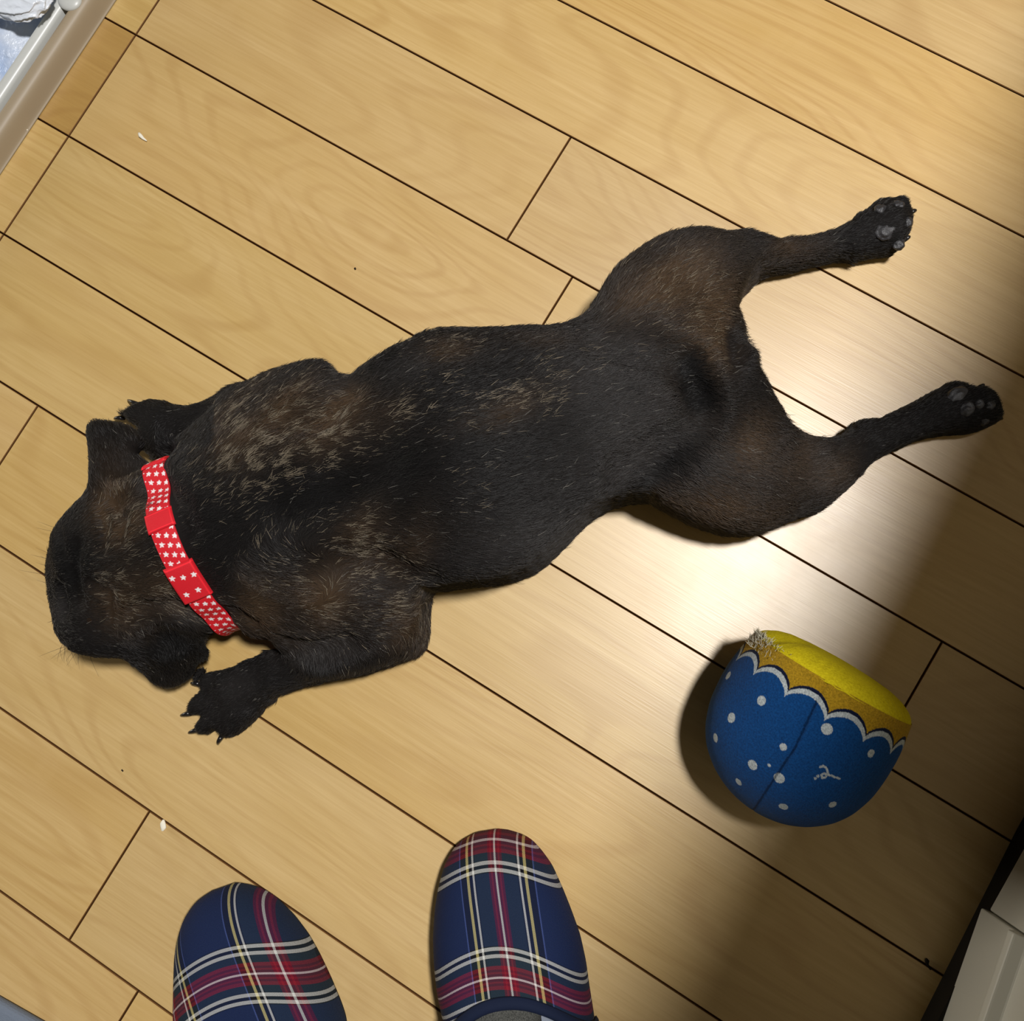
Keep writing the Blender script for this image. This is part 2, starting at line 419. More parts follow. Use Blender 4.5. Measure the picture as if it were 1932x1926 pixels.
# ------------------------------------------------------------------ the dog
# outline of the body as seen from above: (x, y) in the photograph and the height of the flank there
OUT = [
 # right front paw and foreleg
 ((240,780),(250,772),(262,765),(270,757),(281,749),(307,753),(343,762),(364,765),(392,759),(423,748),(449,735)), (.013,.033),
 ((470,718),(501,701),(527,693),(560,690),(582,690),(620,695),(639,706),(649,722),(656,729)), (.052,.062),
 ((672,721),(698,706),(732,683),(758,667),(776,660),(802,643),(828,635),(854,632),(900,632),(950,632),(1000,628),(1031,627),(1057,621),(1086,604),(1104,591)), (.084,.078),
 ((1122,569),(1138,543),(1158,512),(1182,487),(1208,466),(1234,452),(1260,443),(1286,439),(1324,432),(1363,431)), (.074,.060),
 ((1402,434),(1428,440),(1462,446),(1480,443),(1500,441),(1521,440),(1552,433),(1580,424),(1604,413)), (.040,.028),
 ((1615,403),(1635,391),(1654,375),(1672,371),(1681,374),(1692,370),(1706,372),(1716,385),(1722,400),(1722,413),(1720,429),(1712,449),(1701,465),(1684,481),(1662,486),(1635,489),(1604,493)), (.024,.016),
 ((1571,495),(1545,501),(1521,503),(1494,509),(1469,512),(1450,515),(1430,525),(1414,544),(1403,557)), (.018,.025),
 ((1397,566),(1392,577),(1398,595),(1402,621),(1402,654),(1406,667),(1415,675),(1424,691),(1423,709),(1436,725),(1452,748)), (.058,.048),
 ((1467,769),(1475,788),(1484,803),(1501,816),(1526,826),(1552,829),(1578,824),(1591,816)), (.045,.032),
 ((1602,803),(1617,794),(1635,791),(1654,790),(1676,779),(1718,758),(1759,735),(1787,719),(1803,716),(1820,720),(1831,732),(1850,731),(1864,739),(1878,758),(1888,780),(1887,793),(1875,802),(1853,810),(1828,816),(1787,818),(1759,823),(1731,831),(1704,844),(1684,852)), (.026,.018),
 ((1650,871),(1633,886),(1612,910),(1591,928),(1571,945),(1547,965),(1526,976),(1487,989),(1448,1003),(1423,1010),(1391,1012),(1358,1008),(1319,998),(1285,985),(1262,972),(1238,957),(1220,946)), (.02,.035),
 ((1202,942),(1180,943),(1150,951),(1128,963),(1105,980),(1085,1000),(1062,1024),(1040,1045),(1020,1063),(995,1079),(960,1092),(920,1100),(880,1103),(840,1108)), (.048,.048),
 ((810,1118),(806,1140),(805,1165),(803,1195),(797,1222),(785,1236)), (.035,.028),
 ((765,1246),(740,1256),(710,1267),(680,1275),(640,1282),(600,1291),(560,1303),(535,1312)), (.024,.016),
 ((514,1330),(496,1348),(475,1369),(457,1384),(441,1391),(426,1393),(416,1389),(408,1378),(396,1386),(380,1386),(369,1380),(370,1366),(381,1350),(366,1350),(353,1345),(354,1333),(364,1311),(375,1298),(372,1289),(384,1270),(410,1262),(452,1252),(462,1242),(488,1237)), (.010,.012),
 ((506,1226),(532,1218),(524,1208),(488,1200),(465,1182),(454,1160)), (.02,.045),
 ((438,1157),(424,1160),(423,1176),(421,1190),(412,1194),(397,1199),(388,1210)), (.045,.04),
 ((397,1231),(396,1246),(384,1253),(369,1267),(353,1287),(335,1298),(317,1301),(299,1294),(283,1280),(279,1260),(275,1246)), (.03,.03),
 ((242,1243),(198,1241),(172,1236),(151,1228),(130,1213),(116,1192),(109,1169),(99,1148),(92,1125),(92,1104),(87,1070),(91,1039),(94,1034),(99,1008),(120,987),(143,969),(159,951),(172,932)), (.050,.062),
 ((178,915),(174,876),(168,850),(158,822),(156,805),(162,791),(177,783),(200,784),(216,789)), (.062,.062),
 ((222,780),(231,775)), (.02,.015),
]
pts = []
for k in range(0, len(OUT), 2):
    seg, (za, zb) = OUT[k], OUT[k + 1]
    for i, (x, y) in enumerate(seg):
        z = za + (zb - za) * i / max(1, len(seg) - 1)
        pts.append(W(x, y, z)[:2])
OUTW = np.array(pts)
# the patch of floor seen between right foreleg, ear and collar
HOLE = np.array([W(x, y, z)[:2] for x, y, z in [(293,868,.03),(312,857,.03),(330,854,.02),(337,861,.02),(358,860,.03),(366,872,.045),(350,884,.05),(330,893,.05),(312,900,.055),(300,888,.05)]])

# body volumes: (px, py, z, r) -> (px, py, z, r), blend radius
PR = [
 ((300,1035,.056,.044),(370,1012,.060,.046),.03), ((370,1012,.060,.046),(480,960,.062,.056),.03),
 ((480,960,.062,.056),(620,900,.062,.064),.03), ((620,900,.062,.064),(850,865,.062,.070),.03),
 ((850,865,.062,.070),(1060,800,.058,.062),.03), ((1060,800,.058,.062),(1230,735,.054,.056),.03),
 ((1230,735,.054,.056),(1340,710,.048,.046),.03), ((850,905,.050,.078),(700,930,.050,.075),.03),
 ((500,850,.048,.048),(620,800,.048,.048),.018), ((520,1090,.048,.048),(680,1085,.048,.052),.018),
 ((760,720,.050,.060),(960,700,.050,.056),.03), ((960,960,.046,.060),(1080,900,.045,.055),.03), ((840,1040,.044,.052),(960,1020,.044,.052),.03),
 ((270,800,.014,.018),(325,812,.016,.024),.008),
 ((560,960,.075,.042),(500,900,.070,.040),.02), ((600,1050,.072,.040),(520,1040,.070,.038),.02),
 # right hind leg
 ((1212,610,.046,.054),(1290,532,.037,.046),.02), ((1290,532,.037,.044),(1400,500,.027,.028),.015),
 ((1400,500,.027,.028),(1490,474,.018,.017),.012), ((1490,474,.018,.018),(1600,452,.016,.0165),.010),
 ((1600,452,.016,.0165),(1668,432,.016,.021),.008), ((1330,560,.040,.034),(1370,640,.040,.024),.018),
 # left hind leg
 ((1270,840,.046,.052),(1390,905,.038,.044),.02), ((1390,905,.038,.044),(1530,890,.028,.032),.015),
 ((1530,890,.028,.032),(1640,835,.018,.019),.012), ((1620,812,.018,.015),(1660,815,.016,.014),.008),
 ((1640,835,.018,.019),(1770,785,.016,.018),.010), ((1770,785,.016,.018),(1838,770,.016,.022),.008),
 ((1340,760,.045,.040),(1420,800,.034,.034),.02),
 # rump and tail stub
 ((1340,690,.050,.030),(1390,700,.045,.026),.012), ((1385,692,.056,.012),(1412,695,.046,.011),.006),
 # right foreleg
 ((590,745,.034,.036),(490,765,.030,.030),.014), ((490,765,.030,.030),(400,790,.022,.022),.010),
 ((400,790,.022,.022),(330,805,.016,.018),.008), ((345,835,.014,.012),(350,850,.010,.008),.006),
 ((330,805,.016,.018),(285,790,.013,.016),.006),
 # left foreleg
 ((720,1130,.034,.042),(745,1190,.030,.034),.014), ((740,1195,.030,.034),(640,1235,.026,.026),.012),
 ((640,1235,.026,.026),(540,1262,.019,.020),.010), ((540,1262,.019,.020),(450,1300,.014,.018),.008),
 ((600,1120,.045,.035),(640,1190,.036,.034),.02),
 # skull, brow, cheeks, muzzle
 ((275,1045,.058,.046),(225,1055,.056,.045),.02), ((240,960,.050,.034),(215,1000,.052,.036),.016),
 ((265,1165,.048,.036),(215,1165,.046,.040),.016), ((165,1010,.040,.030),(130,1030,.034,.026),.012),
 ((185,1180,.038,.034),(150,1160,.034,.032),.012), ((160,1085,.044,.030),(122,1085,.036,.026),.010),
 ((335,1120,.052,.036),(380,1120,.050,.036),.02), ((330,940,.050,.034),(400,900,.050,.034),.02),
 ((150,1090,.022,.026),(235,1065,.026,.030),.012), ((135,1050,.020,.022),(150,1130,.020,.024),.010), ((235,1065,.028,.030),(380,1020,.032,.034),.016),
 # ears
 ((250,925,.078,.013),(185,805,.056,.0085),.008), ((275,900,.070,.011),(215,806,.055,.008),.008),
 ((205,925,.076,.013),(168,812,.056,.0085),.008), ((284,872,.062,.008),(240,830,.056,.007),.008),
 ((262,1175,.074,.012),(298,1272,.034,.0085),.008), ((315,1165,.076,.013),(322,1282,.032,.009),.008),
 ((355,1185,.066,.012),(350,1268,.032,.008),.008), ((340,1170,.070,.012),(385,1230,.036,.008),.008),
]
# toes of the front paws: laid side by side
TOE = [((305,780,.014,.012),(266,763,.011,.0095)), ((290,800,.016,.013),(240,786,.012,.010)), ((300,825,.014,.008),(265,815,.011,.008)),
       ((290,816,.014,.012),(243,803,.012,.010)), ((325,840,.013,.0075),(300,850,.010,.007)),
       ((440,1288,.013,.010),(385,1281,.009,.0085)), ((435,1312,.016,.0115),(368,1334,.009,.0090)),
       ((450,1332,.016,.0115),(386,1368,.009,.0095)), ((475,1335,.015,.0115),(432,1374,.009,.0095)),
       # curled hind toes (soles up)
       ((1655,395,.016,.012),(1672,388,.018,.009)), ((1680,400,.018,.011),(1698,385,.020,.009)), ((1690,425,.018,.011),(1712,410,.018,.009)),
       ((1680,455,.015,.011),(1700,452,.015,.009)),
       ((1800,740,.017,.012),(1815,733,.018,.009)), ((1838,755,.018,.011),(1856,745,.018,.009)), ((1850,780,.018,.011),(1874,780,.016,.009)),
       ((1835,798,.013,.011),(1860,800,.012,.008))]

# folds and hollows: path in the photograph, radius, depth, blend
GROOVE = [
 ([(225,862)], .020, .0045, .005), ([(205,820),(240,880)], .010, .0030, .005), ([(325,1235)], .020, .0036, .005),
 ([(178,925),(215,948),(262,940),(296,905)], .006, .0065, .006), ([(240,1160),(270,1150),(320,1145),(370,1165),(400,1190)], .006, .0060, .006),
 ([(185,960),(192,1000),(186,1035)], .005, .0030, .005), ([(215,955),(226,985),(222,1020)], .004, .0022, .005),
 ([(165,1100),(200,1120),(205,1160)], .004, .0022, .005), ([(138,1030),(128,1080),(140,1130)], .007, .0045, .007),
 ([(300,915),(330,960),(345,1000)], .008, .0025, .01), ([(110,1015),(112,1050)], .005, .003, .005), ([(112,1110),(120,1150)], .005, .003, .005),
 ([(1298,680),(1306,715)], .012, .010, .010), ([(1315,745),(1330,775)], .011, .010, .010), ([(1385,640),(1388,670)], .008, .008, .008),
 ([(1180,905),(1240,880),(1300,830)], .014, .006, .014), ([(1130,640),(1200,650),(1260,680)], .012, .0035, .014),
 ([(650,735),(600,780),(520,800)], .010, .005, .012), ([(800,1115),(720,1085),(640,1080)], .012, .0055, .014),
 ([(540,1218),(600,1235),(650,1215)], .008, .005, .010), ([(700,880),(620,930),(520,970)], .018, .0035, .02),
 ([(1445,500),(1490,490)], .005, .003, .006), ([(1590,850),(1640,850)], .006, .004, .007), ([(440,1160),(470,1180)], .007, .006, .008)]

def build_dog_field(h=0.0021):
    lo = np.array([OUTW[:, 0].min() - 0.012, OUTW[:, 1].min() - 0.012, -0.006])
    hi = np.array([OUTW[:, 0].max() + 0.012, OUTW[:, 1].max() + 0.012, 0.150])
    n = np.ceil((hi - lo) / h).astype(int) + 1
    xs = lo[0] + h * np.arange(n[0]); ys = lo[1] + h * np.arange(n[1]); zs = lo[2] + h * np.arange(n[2])
    D = np.full(tuple(n), 0.05)
    def put(a, b, k):
        pa = W(a[0], a[1], a[2]); pb = W(b[0], b[1], b[2]); r = max(a[3], b[3]) + k + 0.012
        l = np.minimum(pa, pb) - r; u = np.maximum(pa, pb) + r
        i0 = np.clip(((l - lo) / h).astype(int), 0, n - 1); i1 = np.clip(((u - lo) / h).astype(int) + 1, 1, n)
        s = tuple(slice(i0[q], i1[q]) for q in range(3))
        G = np.stack(np.meshgrid(xs[s[0]], ys[s[1]], zs[s[2]], indexing='ij'), -1)
        d = cone_dist(G, pa, pb, a[3], b[3])
        D[s] = smin(D[s], d, k)
    for a, b, k in PR: put(a, b, k)
    for a, b in TOE: put(a, b, 0.0035)
    for path, r, dep, k in GROOVE:
        P_ = []
        for (x, y) in path:
            z = 0.06
            for q_ in range(6):
                w = W(x, y, z); col = D[int(round((w[0] - lo[0]) / h)), int(round((w[1] - lo[1]) / h))]
                nz_ = np.nonzero(col < 0)[0]; z = zs[nz_[-1]] if len(nz_) else 0.0
            w = W(x, y, z); w[2] = z + r - dep; P_.append(w)
        if len(P_) == 1: P_.append(P_[0] + [0.0005, 0, 0])
        for pa, pb in zip(P_[:-1], P_[1:]):
            l = np.minimum(pa, pb) - r - k - 0.004; u = np.maximum(pa, pb) + r + k + 0.004
            i0 = np.clip(((l - lo) / h).astype(int), 0, n - 1); i1 = np.clip(((u - lo) / h).astype(int) + 1, 1, n)
            s = tuple(slice(i0[q], i1[q]) for q in range(3))
            G = np.stack(np.meshgrid(xs[s[0]], ys[s[1]], zs[s[2]], indexing='ij'), -1)
            D[s] = smax(D[s], -cone_dist(G, pa, pb, r, r), k)
    X, Y = np.meshgrid(xs, ys, indexing='ij')
    d2 = poly_dist(X, Y, OUTW)
    dh = poly_dist(X, Y, HOLE)
    d2 = np.maximum(d2, -dh - 0.0005)
    # soft creases: dark folds between thigh and trunk, at the neck
    gx, gy = proj(np.stack([X, Y, np.full_like(X, 0.015)], -1))
    foot = ((gx < 520) & (gy > 1222)) | ((gx < 330) & (gy < 785)) | (gx > 1600)
    kk_ = np.where(foot, 0.0035, 0.010)[:, :, None] + 0 * D
    D = smax(D, d2[:, :, None] + 0.0010 + 0 * D, kk_)
    D = smax(D, (0.0008 - zs)[None, None, :] + 0 * D, 0.004)
    return D, lo, h, (xs, ys, zs)

D, lo, hh, axes_ = build_dog_field()
DV, DF = surface_nets(D, lo, hh)
# relax slightly
def relax(V, F, it=3, lam=0.5):
    n = len(V)
    E = np.concatenate([F[:, [0, 1]], F[:, [1, 2]], F[:, [2, 3]], F[:, [3, 0]]]); E = np.concatenate([E, E[:, ::-1]])
    cnt = np.bincount(E[:, 0], minlength=n)[:, None]
    for q in range(it):
        for l in (lam, -lam * 0.9):
            S = np.stack([np.bincount(E[:, 0], V[E[:, 1], c], minlength=n) for c in range(3)], 1) / cnt
            V = V + l * (S - V)
    return V
DV = relax(DV, DF, 3)

def vnormals(V, F):
    fn = np.cross(V[F[:, 2]] - V[F[:, 0]], V[F[:, 3]] - V[F[:, 1]])
    N = np.zeros_like(V)
    for c in range(4):
        for a in range(3): N[:, a] += np.bincount(F[:, c], fn[:, a], minlength=len(V))
    return N / np.maximum(np.linalg.norm(N, axis=1, keepdims=True), 1e-12)
DN = vnormals(DV, DF)

# flow of the coat: from the nose backwards and down each leg
FLOW = []
for a, b, k in PR: FLOW.append((W(*a[:3]), W(*b[:3]), a[3], b[3]))
for a, b in TOE: FLOW.append((W(*a[:3]), W(*b[:3]), a[3], b[3]))
HEADI = [i for i, (a, b, k) in enumerate(PR) if b[0] < a[0] and a[0] < 280 and a[1] > 930 and a[1] < 1200]
REV = [i for i, (a, b, k) in enumerate(PR) if a[:2] == (850, 905)]
def flow_at(P):
    acc = np.zeros_like(P)
    for i, (a, b, ra, rb) in enumerate(FLOW):
        d = cone_dist(P, a, b, ra, rb); w = np.exp(-np.clip(d, -0.02, 0.1) / 0.006)
        v = (b - a) / np.linalg.norm(b - a)
        if i in REV: v = -v
        if i in HEADI: v = -v      # head volumes run towards the nose, hair runs back
        acc += w[:, None] * v
    return acc

# coat pattern: brown and tan brindle on black, with some painted sheen and shade
def gauss(px, py, L):
    s = np.zeros(px.shape)
    for x, y, rx, ry, a, k in L:
        c, sn = math.cos(math.radians(a)), math.sin(math.radians(a))
        u = ((px - x) * c + (py - y) * sn) / rx; v = (-(px - x) * sn + (py - y) * c) / ry
        s += k * np.exp(-(u * u + v * v))
    return s
BROWN = [(225,970,35,50,0,.8),(380,1145,45,20,35,.9),(200,1130,40,50,0,.5),(1270,510,120,70,-15,.9),(1330,640,50,90,20,1.0),(1380,600,30,80,0,.5),(1200,570,60,60,0,.6),(1450,850,70,60,20,1.0),(1370,960,110,45,5,.8),(1240,950,50,30,20,.5),
         (1590,890,60,35,-40,.7),(1500,470,60,30,0,.5),(640,760,90,40,10,.7),(560,790,90,60,20,.9),(430,830,50,60,0,.8),(720,1010,90,60,-10,.9),
         (640,1150,90,60,0,.8),(770,1190,45,50,0,.7),(560,1120,60,60,0,.6),(230,980,60,50,0,.7),(300,1100,60,40,30,.9),(350,1140,50,25,35,.9),
         (250,1150,60,50,0,.6),(840,660,60,25,0,.5),(940,780,90,30,-25,.5),(480,1150,50,50,0,.7),(1340,780,40,60,0,.5),(1000,640,60,18,0,.4),(200,950,40,30,0,.6),(215,870,45,50,0,.35),(320,1240,50,50,0,.25)]
SPECK = [(215,975,28,45,-10,.9),(245,955,22,45,20,.7),(370,1140,45,18,35,1.2),(405,1170,22,22,0,1.0),(200,1100,30,50,0,.5),(290,1090,60,30,20,.7),(300,960,35,50,0,.5),(185,960,18,25,0,.5),(500,830,110,80,-20,1.0),(470,900,80,60,0,.8),(600,820,70,70,0,.9),(760,770,90,30,-30,.45),(900,790,60,22,-20,.9),(1020,760,50,22,-20,.8),(940,740,70,20,-20,.5),
         (600,970,60,40,0,.8),(560,1050,70,60,0,.9),(700,1030,60,60,0,.9),(690,1090,50,50,0,.5),(730,1160,60,50,0,.7),(640,1180,60,50,0,.5),
         (260,1000,60,50,0,.5),(320,1120,70,30,30,.8),(230,1120,60,60,0,.4),(1330,620,50,60,0,.5),(1260,520,90,60,0,.3),(830,650,80,20,0,.5),(430,800,40,50,0,.5),(860,900,60,60,0,.25),(1050,700,120,40,-20,.25)]
GREY_AND_SHEEN = [(300,920,45,50,0,.9),(385,1150,50,25,30,.9),(110,1010,16,30,0,.9),(112,1140,16,35,0,.9),(620,1230,60,30,0,.5),(1150,680,140,110,-20,.7),(1200,840,140,80,-30,.6),(980,1030,140,60,-15,.6),(620,720,60,30,0,.6),(770,690,60,30,-30,.5),(1380,470,90,40,0,.6),(1560,900,80,60,0,.6),(1330,880,110,60,0,.5),(290,930,40,60,0,.5),(350,1150,50,25,30,.6),(430,1290,60,50,0,.4)]  # charcoal fur, plus grey sheen painted on thighs and muzzle
BLACK_AND_SHADE = [(1300,700,35,50,-10,1.2),(1320,755,35,35,0,1.0),(860,850,150,35,-10,.6),(600,930,140,30,-15,.9),(560,960,90,25,-5,.6),(760,930,30,90,10,.6),(1250,880,110,22,-38,.8),(130,1070,45,60,0,1.2),(322,1228,48,52,0,1.4),(215,820,50,50,0,.5),(1380,640,18,50,0,.8)]  # black fur, plus shade painted into the rump hollows and thigh fold
def coat(P, h1, h2):
    px, py = proj(P)
    br = np.clip(gauss(px, py, BROWN), 0, 1); sp = np.clip(gauss(px, py, SPECK), 0, 1); gr = np.clip(gauss(px, py, GREY_AND_SHEEN), 0, 1)
    bk = np.clip(gauss(px, py, BLACK_AND_SHADE), 0, 1)
    # feet are plain black
    ft = np.clip((px - 1560) / 80, 0, 1) + np.clip((1300 - (px * 1.0 + 0) - 760) / 60, 0, 1) * (py > 1215) + (px < 400) * (px > 262) * (py < 850)
    ft = np.clip(ft, 0, 1)
    # wavy brindle bands across the body
    band = np.array(h1)
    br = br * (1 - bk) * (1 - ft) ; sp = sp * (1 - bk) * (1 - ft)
    brm = np.clip(br * (0.35 + 0.9 * band), 0, 1)
    base = np.array([0.0078, 0.0066, 0.0062]); brown = np.array([0.068, 0.041, 0.021]); grey = np.array([0.040, 0.036, 0.034])
    C = base + (grey - base) * (gr * (1 - bk) * 0.8)[:, None]
    C = C + (brown - C) * (brm * 0.85)[:, None]
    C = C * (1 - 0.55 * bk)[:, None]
    return C, sp * (0.3 + 1.0 * band), ft
def fbm(P, s, off=0.0):
    return np.array([mnoise.noise(Vector((p[0] * s[0] + off, p[1] * s[1], p[2] * s[2]))) for p in P])

dog = empty('dog', tuple(W(800, 900, 0)))
tag(dog, 'small black and brown brindle dog sprawled flat on the wooden floor in a red collar', 'dog')
def to_dog(o): o.parent = dog; o.location = Vector(o.location) - Vector(dog.location); return o

bme = bpy.data.meshes.new('body')
bme.vertices.add(len(DV)); bme.vertices.foreach_set('co', DV.ravel())
bme.loops.add(DF.size); bme.loops.foreach_set('vertex_index', DF.ravel().astype(np.int32))
bme.polygons.add(len(DF)); bme.polygons.foreach_set('loop_start', (np.arange(len(DF)) * 4).astype(np.int32))
bme.polygons.foreach_set('use_smooth', np.ones(len(DF), bool))
bme.update(); bme.validate()
bandv = np.clip(0.5 + 1.4 * fbm(DV, (34, 14, 20)), 0, 1)
CV, SPV, FTV = coat(DV, bandv, None)
at = bme.color_attributes.new('coat', 'FLOAT_COLOR', 'POINT')
at.data.foreach_set('color', np.concatenate([CV * 0.8, np.ones((len(CV), 1))], 1).ravel())
FUR0 = mat('short_coat_skin', (0.02, 0.02, 0.02), 0.8, 0.12); t = NT(FUR0)
a_ = t.n('ShaderNodeAttribute'); a_.attribute_name = 'coat'; t.l(a_.outputs['Color'], t.b.inputs['Base Color'])
body = link('body', bme, None, [FUR0]); to_dog(body)

# hair strands of the coat
FUR = mat('coat_hair', (0.02, 0.02, 0.02), 0.5, 0.35); t = NT(FUR)
a_ = t.n('ShaderNodeAttribute'); a_.attribute_name = 'coat'; t.l(a_.outputs['Color'], t.b.inputs['Base Color'])
t.b.inputs['Sheen Weight'].default_value = 0.05; t.b.inputs['Sheen Roughness'].default_value = 0.4
def hair_object(name, roots, steps, radii, colors, mt):
    """roots+steps: (N, k, 3) points"""
    N, k, _ = steps.shape
    hc = bpy.data.hair_curves.new(name); hc.add_curves([k] * N)
    hc.attributes['position'].data.foreach_set('vector', steps.astype(np.float32).ravel())
    ra = hc.attributes.get('radius') or hc.attributes.new('radius', 'FLOAT', 'POINT')
    ra.data.foreach_set('value', radii.astype(np.float32).ravel())
    ca = hc.attributes.new('coat', 'FLOAT_COLOR', 'CURVE')
    ca.data.foreach_set('color', np.concatenate([colors, np.ones((N, 1))], 1).astype(np.float32).ravel())
    return link(name, hc, None, [mt])

# collar geometry is needed first so that no hair stands under the strap
cA = W(338, 884, .045); cB = W(434, 1150, .045)
cu = (cB - cA); cu[2] = 0; cu /= np.linalg.norm(cu)
cn = np.array([-cu[1], cu[0], 0.0])            # across the strap
if cn[0] > 0: cn = -cn
cC = 0.5 * (cA + cB); cC[2] = 0.055
NH = 190000
tri_area = 0.5 * (np.linalg.norm(np.cross(DV[DF[:, 1]] - DV[DF[:, 0]], DV[DF[:, 2]] - DV[DF[:, 0]]), axis=1) +
                  np.linalg.norm(np.cross(DV[DF[:, 2]] - DV[DF[:, 0]], DV[DF[:, 3]] - DV[DF[:, 0]]), axis=1))
fc = DV[DF].mean(1); tri_area = tri_area * (fc[:, 2] > 0.004)
cum = np.cumsum(tri_area); pick = np.searchsorted(cum, rng.random(NH) * cum[-1])
uv = rng.random((NH, 2))
q = DF[pick]; u_, v_ = uv[:, :1], uv[:, 1:]
def bil(A): return A[q[:, 0]] * (1 - u_) * (1 - v_) + A[q[:, 1]] * u_ * (1 - v_) + A[q[:, 2]] * u_ * v_ + A[q[:, 3]] * (1 - u_) * v_
HP = bil(DV); HN = bil(DN); HN /= np.linalg.norm(HN, axis=1, keepdims=True)
fl = flow_at(HP) + rng.normal(0, 1e-3, HP.shape)
fl -= (fl * HN).sum(1, keepdims=True) * HN
fl /= np.maximum(np.linalg.norm(fl, axis=1, keepdims=True), 1e-9)
bandh = bil(bandv[:, None])[:, 0]
HC, HS, HF = coat(HP, bandh, None)
hpx, hpy = proj(HP)
length = np.full(NH, 0.0075) * rng.uniform(0.7, 1.25, NH)
length *= np.where(HF > 0.5, 0.55, 1.0)
length *= np.where(hpx < 170, 0.65, 1.0) * np.where((hpx < 290) & (hpy < 930), 0.75, 1.0)
length *= 1 + 0.5 * np.exp(-(((hpx - 1480) / 30) ** 2 + ((hpy - 800) / 30) ** 2))
jit = rng.normal(0, 0.22, HP.shape); jit -= (jit * HN).sum(1, keepdims=True) * HN
dr0 = fl + jit + HN * 0.30; dr0 /= np.linalg.norm(dr0, axis=1, keepdims=True)
dr1 = fl + jit * 1.2 + HN * 0.06; dr1 /= np.linalg.norm(dr1, axis=1, keepdims=True)
L_ = length[:, None]
P0 = HP - HN * 0.0004; P1 = P0 + dr0 * L_ * 0.33; P2 = P1 + (dr0 * .4 + dr1 * .6) * L_ * 0.33; P3 = P2 + dr1 * L_ * 0.34
ST = np.stack([P0, P1, P2, P3], 1); ST[:, :, 2] = np.maximum(ST[:, :, 2], 0.0006)
# clumped pale tan hairs in the brindle
cl = np.clip(0.5 + 2.2 * fbm(HP, (150, 150, 150), 3.0), 0, 1) ** 2.2
pale = rng.random(NH) < HS * 0.9 * cl
odd = rng.random(NH) < 0.006
HC = HC * rng.uniform(0.55, 1.5, (NH, 1))
tan = np.array([0.19, 0.155, 0.108]) * rng.uniform(0.5, 1.25, (NH, 1))
HC[pale] = tan[pale]; HC[odd] = np.array([0.16, 0.15, 0.13])
near = np.abs((HP - cC) @ cn) < 0.0085
keep = ~((near) & (np.abs((HP - cC) @ cu) < 0.075) & (hpx > 300) & (hpx < 480) & (hpy > 860) & (hpy < 1180))
rad = np.tile(np.array([0.00014, 0.00013, 0.00010, 0.00003]), (NH, 1))
hair = hair_object('coat', None, ST[keep], rad[keep], HC[keep], FUR); to_dog(hair); hair['kind'] = 'stuff'

# whiskers
NW = 26; wx = []
for i in range(NW):
    side = i % 2
    a = (rng.uniform(112, 165), rng.uniform(1195, 1225)) if side else (rng.uniform(96, 130), rng.uniform(985, 1110))
    p = W(a[0], a[1], rng.uniform(.015, .035))
    d = np.array([rng.normal(0, .35), 0, rng.normal(0, .25)]) + (W(a[0] - 15, a[1] + 60, .02) - W(a[0], a[1], .02)) / 0.02 * (0.5 if side else 0) + \
        ((W(a[0] - 60, a[1] - 15, .02) - W(a[0], a[1], .02)) / 0.02 * (0 if side else .5))
    d /= np.linalg.norm(d); l = rng.uniform(.012, .028)
    pp = np.stack([p + d * l * s + np.array([0, 0, -0.004]) * s * s for s in (0, .33, .66, 1)])
    pp[:, 2] = np.maximum(pp[:, 2], .0008); wx.append(pp)
wh = hair_object('whiskers', None, np.array(wx), np.tile(np.array([.00012, .0001, .00008, .00003]), (NW, 1)), np.full((NW, 3), 0.02), FUR)
to_dog(wh); wh['kind'] = 'stuff'

# small parts
CLAW = mat('claw_horn', (0.012, 0.011, 0.011), 0.25, 0.5)
PADM = mat('paw_pad_skin', (0.024, 0.023, 0.025), 0.45, 0.5); t = NT(PADM)
geo = t.n('ShaderNodeNewGeometry'); t.bump(t.noise(geo.outputs['Position'], 1500.0, 2.0), 0.5, 0.0006)
NOSEM = mat('nose_leather', (0.012, 0.011, 0.012), 0.28, 0.5); t = NT(NOSEM)
geo = t.n('ShaderNodeNewGeometry'); t.bump(t.noise(geo.outputs['Position'], 1800.0, 2.0), 0.5, 0.0005)
EYEM = mat('eye_gloss', (0.02, 0.011, 0.006), 0.05, 0.6)
def claw(a, b, r=0.0019):
    """curved tapering horn from a to b"""
    a = np.array(a); b = np.array(b); ax = b - a; L = np.linalg.norm(ax); ax /= L
    s = np.cross(ax, [0, 0, 1]); s /= np.linalg.norm(s); up = np.cross(s, ax)
    V = []; F = []; n = 7; k = 8
    for i in range(n):
        tt = i / (n - 1.0); c = a + ax * L * tt + up * (0.0022 * 4 * tt * (1 - tt)); rr = r * (1 - tt ** 1.6) + 0.00025
        for j in range(k):
            an = 2 * math.pi * j / k; V.append(c + s * rr * 0.75 * math.cos(an) + up * rr * math.sin(an))
    for i in range(n - 1):
        for j in range(k):
            F.append((i * k + j, i * k + (j + 1) % k, (i + 1) * k + (j + 1) % k, (i + 1) * k + j))
    F.append(tuple(range(k - 1, -1, -1))); F.append(tuple((n - 1) * k + j for j in range(k)))
    o = link('claw', mesh_from('claw', V, F), None, [CLAW]); to_dog(o)
for a, b in [((262,764,.009),(240,754,.003)), ((232,788,.010),(216,792,.004)), ((378,1290,.009),(360,1288,.003)), ((360,1345,.008),(340,1350,.0025)),
             ((374,1376,.008),(355,1383,.0025)), ((419,1388,.008),(412,1405,.0025)), ((1716,402,.012),(1727,400,.007)), ((1706,452,.011),(1714,450,.007)),
             ((1876,788,.010),(1890,792,.005)), ((1846,733,.018),(1854,727,.014))]:
    claw(W(*a), W(*b), 0.0024)
